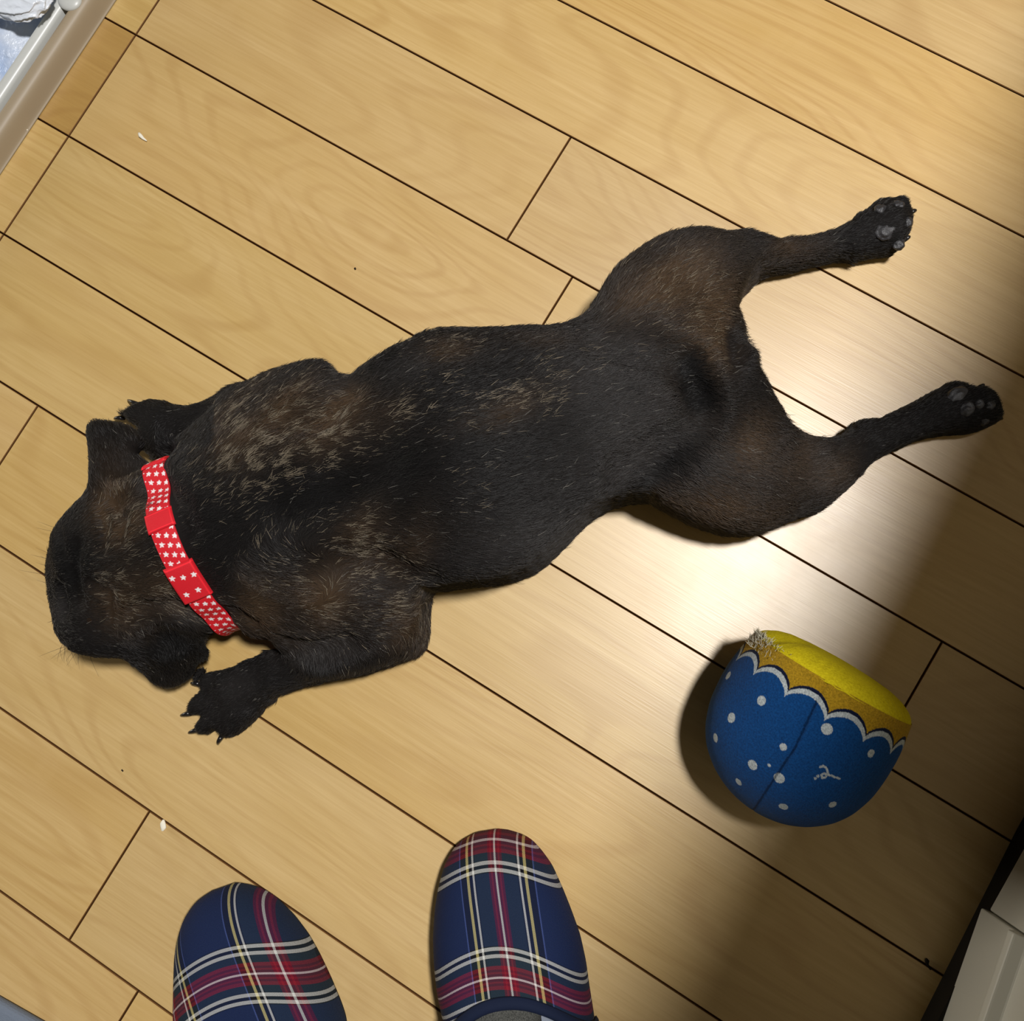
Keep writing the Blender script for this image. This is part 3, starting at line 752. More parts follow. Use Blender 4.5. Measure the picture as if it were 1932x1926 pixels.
def blob(name, pos, rx, ry, rz, rot, mt, noise_amp=0.0, label=None):
    bm = bmesh.new(); bmesh.ops.create_icosphere(bm, subdivisions=4, radius=1.0)
    for v in bm.verts:
        n_ = 1 + noise_amp * mnoise.noise(v.co * 1.7 + Vector((pos[0] * 90, 0, 0)))
        v.co = Vector((v.co.x * rx, v.co.y * ry, v.co.z * rz)) * n_
    me = bpy.data.meshes.new(name); bm.to_mesh(me); bm.free(); me.polygons.foreach_set('use_smooth', [True] * len(me.polygons))
    o = link(name, me, None, [mt]); o.location = Vector(pos); o.rotation_euler = rot; to_dog(o)
    if label: o['label'] = label
    return o
# height of the dog's upper surface
def top_z(x, y):
    i = int(round((x - lo[0]) / hh)); j = int(round((y - lo[1]) / hh)); col = D[i, j]
    k = np.nonzero(col < 0)[0]
    return axes_[2][k[-1]] if len(k) else 0.0
def on_top(px, py, z=0.03):
    for q_ in range(6):
        p = W(px, py, z); z = top_z(p[0], p[1])
    return W(px, py, z)
for (x, y, rx, ry, a) in [(1672,432,.0085,.0065,80),(1662,396,.005,.004,20),(1694,388,.005,.004,60),(1712,420,.005,.004,90),(1696,460,.005,.0045,110),
                          (1806,746,.0085,.006,60),(1848,762,.005,.004,60),(1868,764,.0045,.004,70),(1858,790,.0045,.004,110),(1826,770,.006,.005,60)]:
    p = on_top(x, y); blob('paw_pad', (p[0], p[1], p[2] - 0.0010), rx, ry, 0.0032, (0, 0, math.radians(a)), PADM, 0.25, 'bare dark grey paw pad')
pn = W(106, 1083, .046); blob('nose', pn, .0065, .0115, .0075, (0, 0, math.radians(-6 + 30)), NOSEM, 0.15, 'black leathery nose')
for (x, y) in ((143, 1000), (168, 1166)):
    p = on_top(x, y); blob('eye', (p[0], p[1], p[2] - 0.0046), .0055, .0055, .0050, (0, 0, 0), EYEM)

# ------------------------------------------------------------------ collar
def field(P):
    """trilinear lookup in the dog's distance field"""
    g = (np.asarray(P) - lo) / hh; g = np.clip(g, 0, np.array(D.shape) - 1.001); i = g.astype(int); f = g - i
    r = 0
    for a in (0, 1):
        for b in (0, 1):
            for c in (0, 1):
                w = (f[..., 0] if a else 1 - f[..., 0]) * (f[..., 1] if b else 1 - f[..., 1]) * (f[..., 2] if c else 1 - f[..., 2])
                r = r + w * D[i[..., 0] + a, i[..., 1] + b, i[..., 2] + c]
    return r
def star_mask(u, v, cx, cy, R):
    dx, dy = u - cx, v - cy; r = np.hypot(dx, dy); th = np.arctan2(dy, dx) + 0.4
    m_ = np.abs(((th / (2 * np.pi / 5)) % 1) - 0.5) * 2
    return r < R * (0.45 + 0.55 * m_ ** 1.3)
def strap_radius(c, phi):
    d = cu * math.cos(phi) + np.array([0, 0, 1.0]) * math.sin(phi)
    rr = np.linspace(0.015, 0.11, 191); F_ = field(c + rr[:, None] * d)
    k = np.nonzero(F_ > 0)[0]; r = rr[k[0]] if len(k) else 0.05
    if d[2] < 0: r = min(r, (c[2] - 0.003) / -d[2])
    return r
def build_collar():
    nphi, nw = 900, 44; half = 0.0082
    phis = np.linspace(0, 2 * np.pi, nphi, endpoint=False)
    Rm = np.zeros((nphi, 5))
    for j, o in enumerate(np.linspace(-half, half, 5)):
        c = cC + cn * o
        coarse = np.array([strap_radius(c, p) for p in phis[::6]])
        Rm[:, j] = np.interp(np.arange(nphi), np.arange(0, nphi + 6, 6), np.append(coarse, coarse[0]))
    Rm = np.minimum(np.maximum(Rm, 0), 0.075)
    base = Rm.mean(1)
    R = 0.25 * Rm + 0.75 * np.maximum(base[:, None], Rm.max(1)[:, None] - 0.002)
    for s in range(170): R = (np.roll(R, 1, 0) + R + np.roll(R, -1, 0)) / 3
    arc = np.zeros(nphi)
    V = []; UV = []
    ws = np.linspace(-half, half, nw)
    rmid = R.mean(1) + 0.0028
    seg = np.hypot(np.diff(np.append(rmid, rmid[0])), rmid * 2 * np.pi / nphi); arc = np.concatenate([[0], np.cumsum(seg)[:-1]])
    # outer layer and inner layer
    for layer, off in ((0, 0.0028), (1, 0.0012)):
        for i, p in enumerate(phis):
            d = cu * math.cos(p) + np.array([0, 0, 1.0]) * math.sin(p)
            rr = np.interp(ws, np.linspace(-half, half, 5), R[i]) + off
            rr += 0.0004 * np.cos(ws / half * 1.4)
            for j in range(nw):
                P = cC + cn * ws[j] + d * rr[j]; V.append((P[0], P[1], max(P[2], 0.0012 if layer == 0 else 0.002)))
                UV.append((arc[i], ws[j], p))
    F = []
    def id_(l, i, j): return (l * nphi + (i % nphi)) * nw + j
    for i in range(nphi):
        for j in range(nw - 1):
            F.append((id_(0, i, j), id_(0, i, j + 1), id_(0, i + 1, j + 1), id_(0, i + 1, j)))
        for j in (0, nw - 1):
            F.append((id_(0, i, j), id_(0, i + 1, j), id_(1, i + 1, j), id_(1, i, j)))
    UV = np.array(UV)
    red = np.array([0.62, 0.012, 0.022]); white = np.array([0.85, 0.80, 0.80])
    C = np.tile(red, (len(V), 1))
    pitch = 0.0068
    for cw, of in ((-0.0064, 0.0), (-0.0014, 0.0022), (0.0038, 0.0044), (0.0088, 0.0066)):
        kk = np.round((UV[:, 0] - of) / pitch)
        C[star_mask(UV[:, 0], UV[:, 1], kk * pitch + of, cw, 0.0021)] = white
    C[np.abs(UV[:, 1]) > half * 0.93] = red * 0.9
    me = mesh_from('collar', V, F); a = me.color_attributes.new('print', 'FLOAT_COLOR', 'POINT')
    a.data.foreach_set('color', np.concatenate([C, np.ones((len(C), 1))], 1).ravel())
    cm = mat('collar_cloth', red, 0.6, 0.3); t = NT(cm); nd = t.n('ShaderNodeAttribute'); nd.attribute_name = 'print'
    t.l(nd.outputs['Color'], t.b.inputs['Base Color']); geo = t.n('ShaderNodeNewGeometry')
    t.bump(t.noise(geo.outputs['Position'], 2500.0, 1.0), 0.4, 0.0004)
    o = link('collar', me, None, [cm]); to_dog(o); o['label'] = 'red cloth collar printed with white stars'
    return R, o, cm
CR, collar, COLM = build_collar()

def collar_patch(name, phi0, phi1, off, halfw, star, thick=0.0016, label=None):
    """a second layer of cloth lying on the strap"""
    n, k = 90, 46; V = []; UV = []
    for layer in (0, 1):
        for i in range(n):
            p = phi0 + (phi1 - phi0) * i / (n - 1); ii = (p / (2 * np.pi) * 900) % 900
            d = cu * math.cos(p) + np.array([0, 0, 1.0]) * math.sin(p)
            r = CR[int(ii) % 900].mean()
            e = min(i, n - 1 - i) / 6.0
            for j in range(k):
                w = -halfw + 2 * halfw * j / (k - 1); ej = min(j, k - 1 - j) / 4.0
                rise = off + (thick * min(1, e, ej) ** 0.5 if layer == 0 else 0) + 0.0004 * math.cos(w / halfw * 1.4)
                P = cC + cn * w + d * (r + rise); V.append(P); UV.append((r * (p - phi0), w))
    F = []; N0 = n * k
    for i in range(n - 1):
        for j in range(k - 1):
            a = i * k + j; F.append((a, a + 1, a + k + 1, a + k))
    me = mesh_from(name, V, F)
    UV = np.array(UV); red = np.array([0.62, 0.012, 0.022]); C = np.tile(red, (len(V), 1))
    Lp = UV[:, 0].max()
    if star:
        for (cx, cy) in ((0.27, -0.45), (0.27, 0.5), (0.68, 0.0), (0.75, 0.75), (0.05 + 0.6, -0.8)):
            C[star_mask(UV[:, 0], UV[:, 1], cx * Lp, cy * halfw * 0.85, 0.0021)] = (0.85, 0.8, 0.8)
    st = (np.abs(np.abs(UV[:, 0] - Lp / 2) - Lp / 2 + 0.0015) < 0.0003) | (np.abs(np.abs(UV[:, 1]) - halfw + 0.0014) < 0.0003)
    C[st] = red * 1.5
    a = me.color_attributes.new('print', 'FLOAT_COLOR', 'POINT'); a.data.foreach_set('color', np.concatenate([C, np.ones((len(C), 1))], 1).ravel())
    o = link(name, me, None, [COLM]); o.parent = collar
    if label: o['label'] = label
# phi runs from the left side of the animal (0) over the back (90) to the right side (180)
collar_patch('slide', math.radians(88), math.radians(101), 0.0028, 0.0098, False, label='plain red slide of the collar')
collar_patch('buckle_cover', math.radians(40), math.radians(66), 0.0028, 0.0105, True, 0.003, 'square starred cloth cover on the collar')
collar_patch('slide', math.radians(142), math.radians(158), 0.0028, 0.0094, True)

# ------------------------------------------------------------------ plush ball toy
bc = W(1516, 1372, 0.0)
R_B = 0.0595
tC = W(1512, 1372, R_B)
ax = W(1600, 1213, R_B) - tC; ax[2] = 0; ax /= np.linalg.norm(ax)
tilt = math.radians(8); axis = ax * math.cos(tilt) + np.array([0, 0, math.sin(tilt)])
e1 = np.cross(axis, [0, 0, 1]); e1 /= np.linalg.norm(e1); e2 = np.cross(e1, axis)   # e2 faces up
if e2[2] < 0: e2 = -e2
# profile along the axis: (distance along, radius)
PROF = [(-.0630, 0), (-.0620, .012), (-.0585, .024), (-.052, .036), (-.042, .047), (-.030, .0545), (-.015, .0590), (0, .0605), (.013, .0603), (.024, .0590), (.034, .0572), (.0385, .0562)]
LID = [(.0375, .0563), (.0405, .0548), (.0435, .0515), (.0470, .0450), (.0495, .036), (.0508, .024), (.0515, .012), (.0518, 0)]
def spline(P, n, it=150):
    P = np.array(P); s = np.concatenate([[0], np.cumsum(np.hypot(*np.diff(P, axis=0).T))])
    t_ = np.linspace(0, s[-1], n); a = np.interp(t_, s, P[:, 0]); r = np.interp(t_, s, P[:, 1])
    for q_ in range(it):
        a[1:-1] = (a[:-2] + 2 * a[1:-1] + a[2:]) / 4; r[1:-1] = (r[:-2] + 2 * r[1:-1] + r[2:]) / 4
    return a, r
def toy_hit(px, py):
    """(angle, distance along axis) of the toy's surface where the photograph shows px, py"""
    o = CAM; d = W(px, py, 0) - CAM; d /= np.linalg.norm(d)
    P_ = np.array(PROF)
    for s in np.arange(0.5, 0.95, 0.0004):
        p = o + d * s - tC; a = p @ axis; r = math.hypot(p @ e1, p @ e2)
        if -.063 < a < .0385 and r < np.interp(a, P_[:, 0], P_[:, 1]):
            return math.atan2(p @ e2, p @ e1), a
    return None
def build_toy():
    toy = empty('ball_toy', (tC[0], tC[1], 0)); tag(toy, 'chewed blue plush ball toy with scalloped white trim and yellow top lying on the floor', 'toy')
    nth, na = 760, 300
    hh_ = [toy_hit(*p) for p in ((1402, 1215), (1408, 1228), (1418, 1240), (1430, 1255))]
    TORN = [h for h in hh_ if h][0][0]
    A, Rr = spline(PROF, na); th = np.linspace(0, 2 * np.pi, nth, endpoint=False)
    # surface lengths
    V = np.zeros((nth, na, 3)); TH, AA = np.meshgrid(th, A, indexing='ij'); RR = np.tile(Rr, (nth, 1))
    lump = np.array([[mnoise.noise(Vector((math.cos(a_) * 1.5, math.sin(a_) * 1.5, b_ * 40))) for b_ in A[::10]] for a_ in th[::10]])
    lump = np.repeat(np.repeat(lump, 10, 0), 10, 1)[:nth, :na]
    for q_ in range(12): lump = (np.roll(lump, 1, 0) + lump * 2 + np.roll(lump, -1, 0)) / 4
    for q_ in range(12): lump[:, 1:-1] = (lump[:, :-2] + 2 * lump[:, 1:-1] + lump[:, 2:]) / 4
    RR = RR * (1 + 0.02 * lump)
    # sewn seam: groove along one meridian
    s0 = toy_hit(1440, 1500); s1 = toy_hit(1500, 1410); s2 = toy_hit(1543, 1318)
    sa = np.array([s0[1], s1[1], s2[1]]); st = np.array([s0[0], s1[0], s2[0]]); o_ = np.argsort(sa)
    seam_th = np.interp(AA, sa[o_], st[o_])
    dth = (TH - seam_th + np.pi) % (2 * np.pi) - np.pi
    sd = np.abs(dth) * RR
    RR = RR - 0.0013 * np.exp(-(sd / 0.0012) ** 2)
    P = tC + RR[..., None] * (np.cos(TH)[..., None] * e1 + np.sin(TH)[..., None] * e2) + AA[..., None] * axis
    # rest on the floor, slightly flattened
    P[..., 2] = np.maximum(P[..., 2], 0.0008)
    # printed cloth colours
    blue = np.array([0.004, 0.050, 0.185]); white = np.array([0.40, 0.45, 0.47]); ink = np.array([0.004, 0.008, 0.03]); must = np.array([0.36, 0.22, 0.012])
    C = np.tile(blue, (nth, na, 1))
    hits = [toy_hit(*p) for p in ((1431, 1268), (1487, 1304), (1579, 1366), (1635, 1394))]
    step = np.mean(np.abs(np.diff([h[0] for h in hits])))
    nsc = max(7, int(round(2 * np.pi / step))); step = 2 * np.pi / nsc
    th0 = hits[1][0]; acusp = np.mean([h[1] for h in hits])
    ph = ((TH - th0) / step) % 1.0
    edge = acusp + 0.0085 * np.sin(np.pi * ph) ** 0.62       # scallop line
    dd = AA - edge
    C[dd > 0] = must
    C[(dd > -0.0034) & (dd <= 0)] = white
    C[(dd > 0) & (dd < 0.0021)] = ink
    dots = [(1437,1322,.0030,0),(1380,1354,.0032,0),(1350,1392,.0028,0),(1375,1275,.0028,0),(1560,1375,.0034,0),(1478,1409,.0022,0),(1419,1443,.0032,0),(1470,1468,.0034,0),(1451,1444,.0010,0),
            (1643,1421,.0026,0),(1570,1517,.0026,0),(1478,1522,.0028,0),(1393,1475,.0024,0)]
    for x, y, r, _ in dots:
        h_ = toy_hit(x, y)
        if h_ is None: continue
        du = ((TH - h_[0] + np.pi) % (2 * np.pi) - np.pi) * RR; dv = (AA - h_[1]) * (0.0605 / np.maximum(RR, 0.03)) ** 0.8
        C[du * du + dv * dv < r * r] = white
    # dots on the hidden side as well
    for k in range(26):
        tt = rng.uniform(-np.pi, -0.3); aa = rng.uniform(-.05, .005)
        du = ((TH - tt + np.pi) % (2 * np.pi) - np.pi) * RR; C[(du ** 2 + (AA - aa) ** 2 < .0028 ** 2)] = white
    # small looped squiggle
    sq = [(1547,1446),(1553,1444),(1559,1449),(1561,1457),(1557,1465),(1551,1467),(1549,1461),(1555,1458),(1562,1461),(1570,1463),(1577,1466),(1583,1468)]
    hs = [toy_hit(*p) for p in sq]
    for a_, b_ in zip(hs[:-1], hs[1:]):
        ua, ub = a_[0], b_[0]; r0 = np.interp(a_[1], A, Rr)
        X1 = (TH - ua) * r0; Y1 = AA - a_[1]; ex, ey = (ub - ua) * r0, b_[1] - a_[1]
        tt = np.clip((X1 * ex + Y1 * ey) / max(ex * ex + ey * ey, 1e-12), 0, 1)
        C[(X1 - tt * ex) ** 2 + (Y1 - tt * ey) ** 2 < 0.00065 ** 2] = white * 0.9
    for p in ((1538, 1468), (1543, 1464)):
        h_ = toy_hit(*p); C[((TH - h_[0]) * 0.055) ** 2 + (AA - h_[1]) ** 2 < .0009 ** 2] = white * 0.9
    C[(sd < 0.0007) & (dd < -0.003)] *= 0.45
    F = []
    idx = np.arange(nth * na).reshape(nth, na); nxt = np.roll(idx, -1, 0)
    Q = np.stack([idx[:, :-1], idx[:, 1:], nxt[:, 1:], nxt[:, :-1]], -1).reshape(-1, 4)
    def npmesh(name, V, Q, C):
        me = bpy.data.meshes.new(name); V = V.reshape(-1, 3)
        me.vertices.add(len(V)); me.vertices.foreach_set('co', V.ravel()); me.loops.add(Q.size)
        me.loops.foreach_set('vertex_index', Q.ravel().astype(np.int32)); me.polygons.add(len(Q))
        me.polygons.foreach_set('loop_start', (np.arange(len(Q)) * 4).astype(np.int32)); me.polygons.foreach_set('use_smooth', np.ones(len(Q), bool))
        me.update(); me.validate()
        if C is not None:
            a = me.color_attributes.new('print', 'FLOAT_COLOR', 'POINT'); C = C.reshape(-1, 3)
            a.data.foreach_set('color', np.concatenate([C, np.ones((len(C), 1))], 1).ravel())
        return me
    pm = mat('plush_print', blue, 0.95, 0.1); t = NT(pm); nd = t.n('ShaderNodeAttribute'); nd.attribute_name = 'print'; geo = t.n('ShaderNodeNewGeometry')
    nz = t.noise(geo.outputs['Position'], 900.0, 3.0, 0.65)
    t.l(t.mix(1.0, nd.outputs['Color'], t.ramp(nz, [(0.3, (0.62, 0.62, 0.62)), (0.7, (1.35, 1.3, 1.25))], False), 'MULTIPLY'), t.b.inputs['Base Color'])
    t.bump(nz, 0.6, 0.0012); t.b.inputs['Sheen Weight'].default_value = 0.06
    o = link('bowl', npmesh('bowl', P, Q, C), toy, [pm]); o.location = -Vector(toy.location); o['label'] = 'blue plush bowl with white dots and scalloped trim'
    # yellow domed lid
    A2, R2 = spline(LID, 70, 4); TH2, AA2 = np.meshgrid(th, A2, indexing='ij'); RR2 = np.tile(R2, (nth, 1))
    puck = np.sin(TH2 * 31 + 3 * np.sin(TH2 * 7)) * 0.00025 * np.clip((RR2 - 0.03) / 0.02, 0, 1)
    AA2 = AA2 + puck - 0.0075 * np.exp(-((((TH2 - TORN + np.pi) % (2 * np.pi)) - np.pi) / 0.30) ** 2) * np.clip((RR2 - 0.02) / 0.03, 0, 1)
    P2 = tC + RR2[..., None] * (np.cos(TH2)[..., None] * e1 + np.sin(TH2)[..., None] * e2) + AA2[..., None] * axis
    P2[..., 2] = np.maximum(P2[..., 2], 0.0008)
    i2 = np.arange(nth * 70).reshape(nth, 70); n2 = np.roll(i2, -1, 0)
    Q2 = np.stack([i2[:, :-1], i2[:, 1:], n2[:, 1:], n2[:, :-1]], -1).reshape(-1, 4)
    ym = mat('yellow_felt', (0.62, 0.50, 0.006), 0.9, 0.15); t = NT(ym); geo = t.n('ShaderNodeNewGeometry')
    nz = t.noise(geo.outputs['Position'], 700.0, 3.0, 0.65); t.bump(nz, 0.6, 0.001)
    t.l(t.mix(t.maprange(nz, .3, .7, 0, 1), (0.52, 0.40, 0.004), (0.72, 0.60, 0.012)), t.b.inputs['Base Color'])
    o = link('lid', npmesh('lid', P2, Q2, None), toy, [ym]); o.location = -Vector(toy.location); o['label'] = 'puffed yellow felt top'
    # frayed stuffing at the torn corner of the rim
    sm = mat('stuffing_fluff', (0.62, 0.60, 0.50), 0.9, 0.1); t = NT(sm); nd = t.n('ShaderNodeAttribute'); nd.attribute_name = 'coat'
    t.l(nd.outputs['Color'], t.b.inputs['Base Color'])
    h0 = (TORN, .03)
    NF = 900; thf = h0[0] + rng.normal(0, .22, NF); af = rng.uniform(.030, .041, NF); rf = np.interp(af, A, Rr) - rng.uniform(0, .002, NF)
    r0 = tC + rf[:, None] * (np.cos(thf)[:, None] * e1 + np.sin(thf)[:, None] * e2) + af[:, None] * axis
    dd_ = axis * 1.0 + rng.normal(0, .55, (NF, 3)); dd_ /= np.linalg.norm(dd_, axis=1, keepdims=True)
    ln = rng.uniform(.001, .0042, NF)[:, None]; bend = rng.normal(0, .5, (NF, 3))
    S_ = np.stack([r0, r0 + dd_ * ln * .33, r0 + (dd_ * .66 + bend * .12) * ln, r0 + (dd_ + bend * .35) * ln], 1)
    cc = np.where(rng.random((NF, 1)) < .25, np.array([[.10, .06, .01]]), np.array([[.55, .52, .40]]))
    fr = hair_object('frayed_threads', None, S_, np.tile(np.array([.00016, .00014, .0001, .00006]), (NF, 1)), cc, sm)
    fr.parent = toy; fr.location = -Vector(toy.location); fr['kind'] = 'stuff'
build_toy()

# ------------------------------------------------------------------ plaid slippers
def tartan(name, u0, shear, v0, curv, tilt=0.0):
    mt = mat(name, (0.02, 0.03, 0.08), 0.85, 0.15); t = NT(mt)
    uvn = t.n('ShaderNodeUVMap'); uvn.uv_map = 'UVMap'; sx = t.n('ShaderNodeSeparateXYZ'); t.l(uvn.outputs[0], sx.inputs[0])
    U, V = sx.outputs[0], sx.outputs[1]
    navy = (0.008, 0.016, 0.055); teal = (0.012, 0.022, 0.034); black = (0.004, 0.004, 0.006); red = (0.19, 0.010, 0.020); dred = (0.10, 0.006, 0.018)
    whi = (0.52, 0.52, 0.49); yel = (0.50, 0.43, 0.16); blu = (0.06, 0.09, 0.26)
    Hu = 0.043; Hv = 0.041
    u = t.math('SUBTRACT', U, t.math('MULTIPLY_ADD', V, shear, u0))
    du = t.math('DIVIDE', t.math('PINGPONG', t.math('ADD', u, Hu * 20), Hu), Hu)
    stops = [(0, whi), (.0007, dred), (.0022, red), (.0034, dred), (.0050, teal), (.0150, black), (.0156, whi), (.0171, black), (.0196, yel), (.0214, black), (.0258, blu), (.0266, navy)]
    cu_ = t.ramp(du, [(a * 0.95 / Hu, c) for a, c in stops])
    vv = t.math('SUBTRACT', t.math('ADD', V, t.math('MULTIPLY', t.math('MULTIPLY', U, U), curv)), v0)
    vv = t.math('SUBTRACT', vv, t.math('MULTIPLY', U, tilt))
    dv = t.math('DIVIDE', t.math('PINGPONG', t.math('ADD', vv, Hv * 20), Hv), Hv)
    stops = [(0, (0.62, 0.5, 0.5)), (.0008, dred), (.0028, red), (.0042, dred), (.0060, red), (.0088, teal), (.0142, black), (.0146, whi), (.0174, black), (.0200, whi), (.0228, black), (.0236, navy)]
    cv_ = t.ramp(dv, [(a * 0.80 / Hv, c) for a, c in stops])
    # twill weave: thin diagonal alternation of warp and weft threads
    tw = t.math('SINE', t.math('MULTIPLY', t.math('ADD', U, V), 2 * math.pi / 0.0011))
    fac = t.maprange(tw, -0.6, 0.6, 0.38, 0.62)
    c = t.mix(fac, cu_, cv_)
    wv_ = t.noise(uvn.outputs[0], 2600.0, 1.0)
    c = t.mix(1.0, c, t.ramp(wv_, [(0.3, (0.8, 0.8, 0.8)), (0.7, (1.25, 1.25, 1.25))], False), 'MULTIPLY')
    t.l(c, t.b.inputs['Base Color']); t.bump(tw, 0.25, 0.0002)
    return mt

NAVY = mat('navy_binding', (0.006, 0.011, 0.032), 0.85, 0.2)
SOLE = mat('dark_sole', (0.012, 0.012, 0.016), 0.7, 0.2)
INS = mat('insole_blue_grey', (0.25, 0.28, 0.34), 0.9, 0.1)
SOCK = mat('sock_grey', (0.085, 0.087, 0.080), 0.95, 0.1); t = NT(SOCK); geo = t.n('ShaderNodeNewGeometry')
nz = t.noise(geo.outputs['Position'], 1200.0, 3.0, 0.7)
t.l(t.mix(t.maprange(nz, .35, .65, 0, 1), (0.035, 0.037, 0.033), (0.115, 0.115, 0.105)), t.b.inputs['Base Color']); t.bump(nz, 0.7, 0.001)

def slipper(tip, back, stations, label, warp, weft_px, curv, tilt=0.0, open_s=0.104):
    """stations: (py, left px, right px) of the upper's outline"""
    T = W(tip[0], tip[1], 0.018); B = W(back[0], back[1], 0.018)
    a = (B - T); a[2] = 0; a /= np.linalg.norm(a)              # heelwards
    b = np.array([-a[1], a[0], 0.0])
    if (W(tip[0] + 50, tip[1], 0) - W(tip[0], tip[1], 0)) @ b < 0: b = -b
    def loc(px, py, z):
        d = W(px, py, z) - T; return d @ a, d @ b
    Ls = [(0, 0)]; Rs = [(0, 0)]
    for (py, l, r) in stations:
        Ls.append(loc(l, py, 0.020)); Rs.append(loc(r, py, 0.020))
    sEnd = min(Ls[-1][0], Rs[-1][0]); wl, wr = Ls[-1][1], Rs[-1][1]
    wl = max(wl, -0.056); wr = min(wr, 0.056)
    # the heel half lies outside the picture
    TL_ = 0.275; mid = (wl + wr) / 2
    for (s, k) in ((0.17, 0.93), (0.20, 0.80), (0.225, 0.74), (0.25, 0.64), (0.264, 0.46), (0.272, 0.24), (TL_, 0.0)):
        Ls.append((s, mid + (wl - mid) * k)); Rs.append((s, mid + (wr - mid) * k))
    Ls = np.array(sorted(Ls)); Rs = np.array(sorted(Rs))
    SS = TL_ * (1 - np.cos(np.linspace(0, np.pi, 90))) / 2
    lf = lambda s: np.interp(s, Ls[:, 0], Ls[:, 1]); rf = lambda s: np.interp(s, Rs[:, 0], Rs[:, 1])
    def smooth_edge(f):
        s = np.linspace(0, TL_, 400); v = f(s)
        # rounded tip: square-root blend keeps the toe full
        for q_ in range(25): v[3:-3] = (v[2:-4] + 2 * v[3:-3] + v[4:-2]) / 4
        return lambda x: np.interp(x, s, v)
    lf = smooth_edge(lf); rf = smooth_edge(rf)
    th = 0.012; 
    Wp = lambda s, x, z: T * [1, 1, 0] + a * s + b * x + np.array([0, 0, z])
    root = empty('plaid_slipper', tuple(Wp(0.13, 0, 0))); tag(root, label, 'slipper', 'plaid house slippers')
    def add(name, V, F, mts, lab=None, smooth=True):
        o = link(name, mesh_from(name, V, F, smooth), root, mts); o.location = -Vector(root.location)
        if lab: o['label'] = lab
        return o
    # sole
    ring = [(s, lf(s)) for s in SS] + [(s, rf(s)) for s in SS[::-1][1:-1]]
    cx = np.mean([p[1] for p in ring]); n = len(ring); V = []
    for (z, k) in ((0.0008, 0.93), (0.003, 0.965), (th * 0.8, 0.975), (th, 0.955)):
        for (s, x) in ring: V.append(Wp(0.1375 + (s - 0.1375) * k, cx + (x - cx) * k, z))
    F = [tuple(range(n))[::-1], tuple(range(3 * n, 4 * n))]
    for l in range(3):
        for i in range(n): F.append((l * n + i, l * n + (i + 1) % n, (l + 1) * n + (i + 1) % n, (l + 1) * n + i))
    o_ = add('sole', V, F, [SOLE])
    V = []
    for (z, k) in ((th, 0.90), (th + 0.003, 0.885)):
        for (s, x) in ring: V.append(Wp(0.1375 + (s - 0.1375) * k, cx + (x - cx) * k, z))
    F = [tuple(range(n, 2 * n))] + [(i, (i + 1) % n, n + (i + 1) % n, n + i) for i in range(n)]
    add('insole', V, F, [INS], 'pale blue-grey insole')
    # vamp
    def H(s):
        s = max(s, 0); q_ = min(1.0, s / 0.045)
        return (0.034 * (1 - (1 - q_) ** 2.4) ** 0.5) + 0.026 * min(1.0, s / 0.13) ** 1.1
    def vamp_point(s, uu):
        l, r = lf(s), rf(s); c = (l + r) / 2; w = (r - l) / 2
        x = c + w * uu * (1 + 0.0)
        zz = 0.009 + H(s) * (max(0.0, 1 - abs(uu) ** 3.2)) ** 0.52
        return s, x, zz
    nu, nv = 81, 90; uu = np.sin(np.linspace(-np.pi / 2, np.pi / 2, nu)); V = []; UVs = []
    sopen = lambda u: open_s + 0.034 * abs(u) ** 2.2
    for j in range(nv):
        v = (j / (nv - 1)) ** 1.6
        for u in uu:
            s = sopen(u) * v
            s = max(s, 1e-5)
            s_, x, z = vamp_point(s, u); V.append(Wp(s_, x, z)); UVs.append((x, s_))
    F = []
    for j in range(nv - 1):
        for i in range(nu - 1):
            q_ = j * nu + i; F.append((q_, q_ + 1, q_ + nu + 1, q_ + nu))
    # pattern placement
    w1 = loc(warp[0][0], warp[0][1], 0.040); w2 = loc(warp[1][0], warp[1][1], 0.066)
    shear = (w2[1] - w1[1]) / (w2[0] - w1[0]); u0 = w1[1] - shear * w1[0]
    wf = loc(weft_px[0], weft_px[1], 0.064)
    tm = tartan('tartan_cloth', u0, shear, wf[0] + curv * wf[1] ** 2 - tilt * wf[1], curv, tilt)
    o = add('upper', V, F, [tm], 'navy tartan upper')
    uvl = o.data.uv_layers.new(name='UVMap'); UVs = np.array(UVs)
    li = np.zeros(len(o.data.loops), np.int32); o.data.loops.foreach_get('vertex_index', li)
    uvl.data.foreach_set('uv', UVs[li].ravel())
    md = o.modifiers.new('solid', 'SOLIDIFY'); md.thickness = 0.003; md.offset = -1
    bm = bmesh.new(); bm.from_mesh(o.data); bmesh.ops.recalc_face_normals(bm, faces=bm.faces)
    if sum(f.normal.z for f in bm.faces) < 0: bmesh.ops.reverse_faces(bm, faces=bm.faces)
    bm.to_mesh(o.data); bm.free()
    # binding: band following the mouth
    V = []; k = 9
    us = np.sin(np.linspace(-np.pi / 2 * .995, np.pi / 2 * .995, 81))
    for u in us:
        so = sopen(u)
        p0 = np.array(Wp(*vamp_point(so - 0.0062, u))); p1 = np.array(Wp(*vamp_point(so + 0.0005, u)))
        up = np.array([0, 0, 1.0]); side = b * np.sign(u) * abs(u) ** 3; nrm = up * (1 - abs(u) ** 3) + side; nrm /= np.linalg.norm(nrm)
        for j in range(k):
            tt = j / (k - 1); bul = math.sin(math.pi * min(1, tt * 1.0)) * 0.0016
            V.append(p0 + (p1 - p0) * tt * 1.05 + nrm * (0.0004 + bul) - (nrm * 0.003 * (tt > 0.99)))
    F = []
    for i in range(80):
        for j in range(k - 1):
            q_ = i * k + j; F.append((q_, q_ + 1, q_ + k + 1, q_ + k))
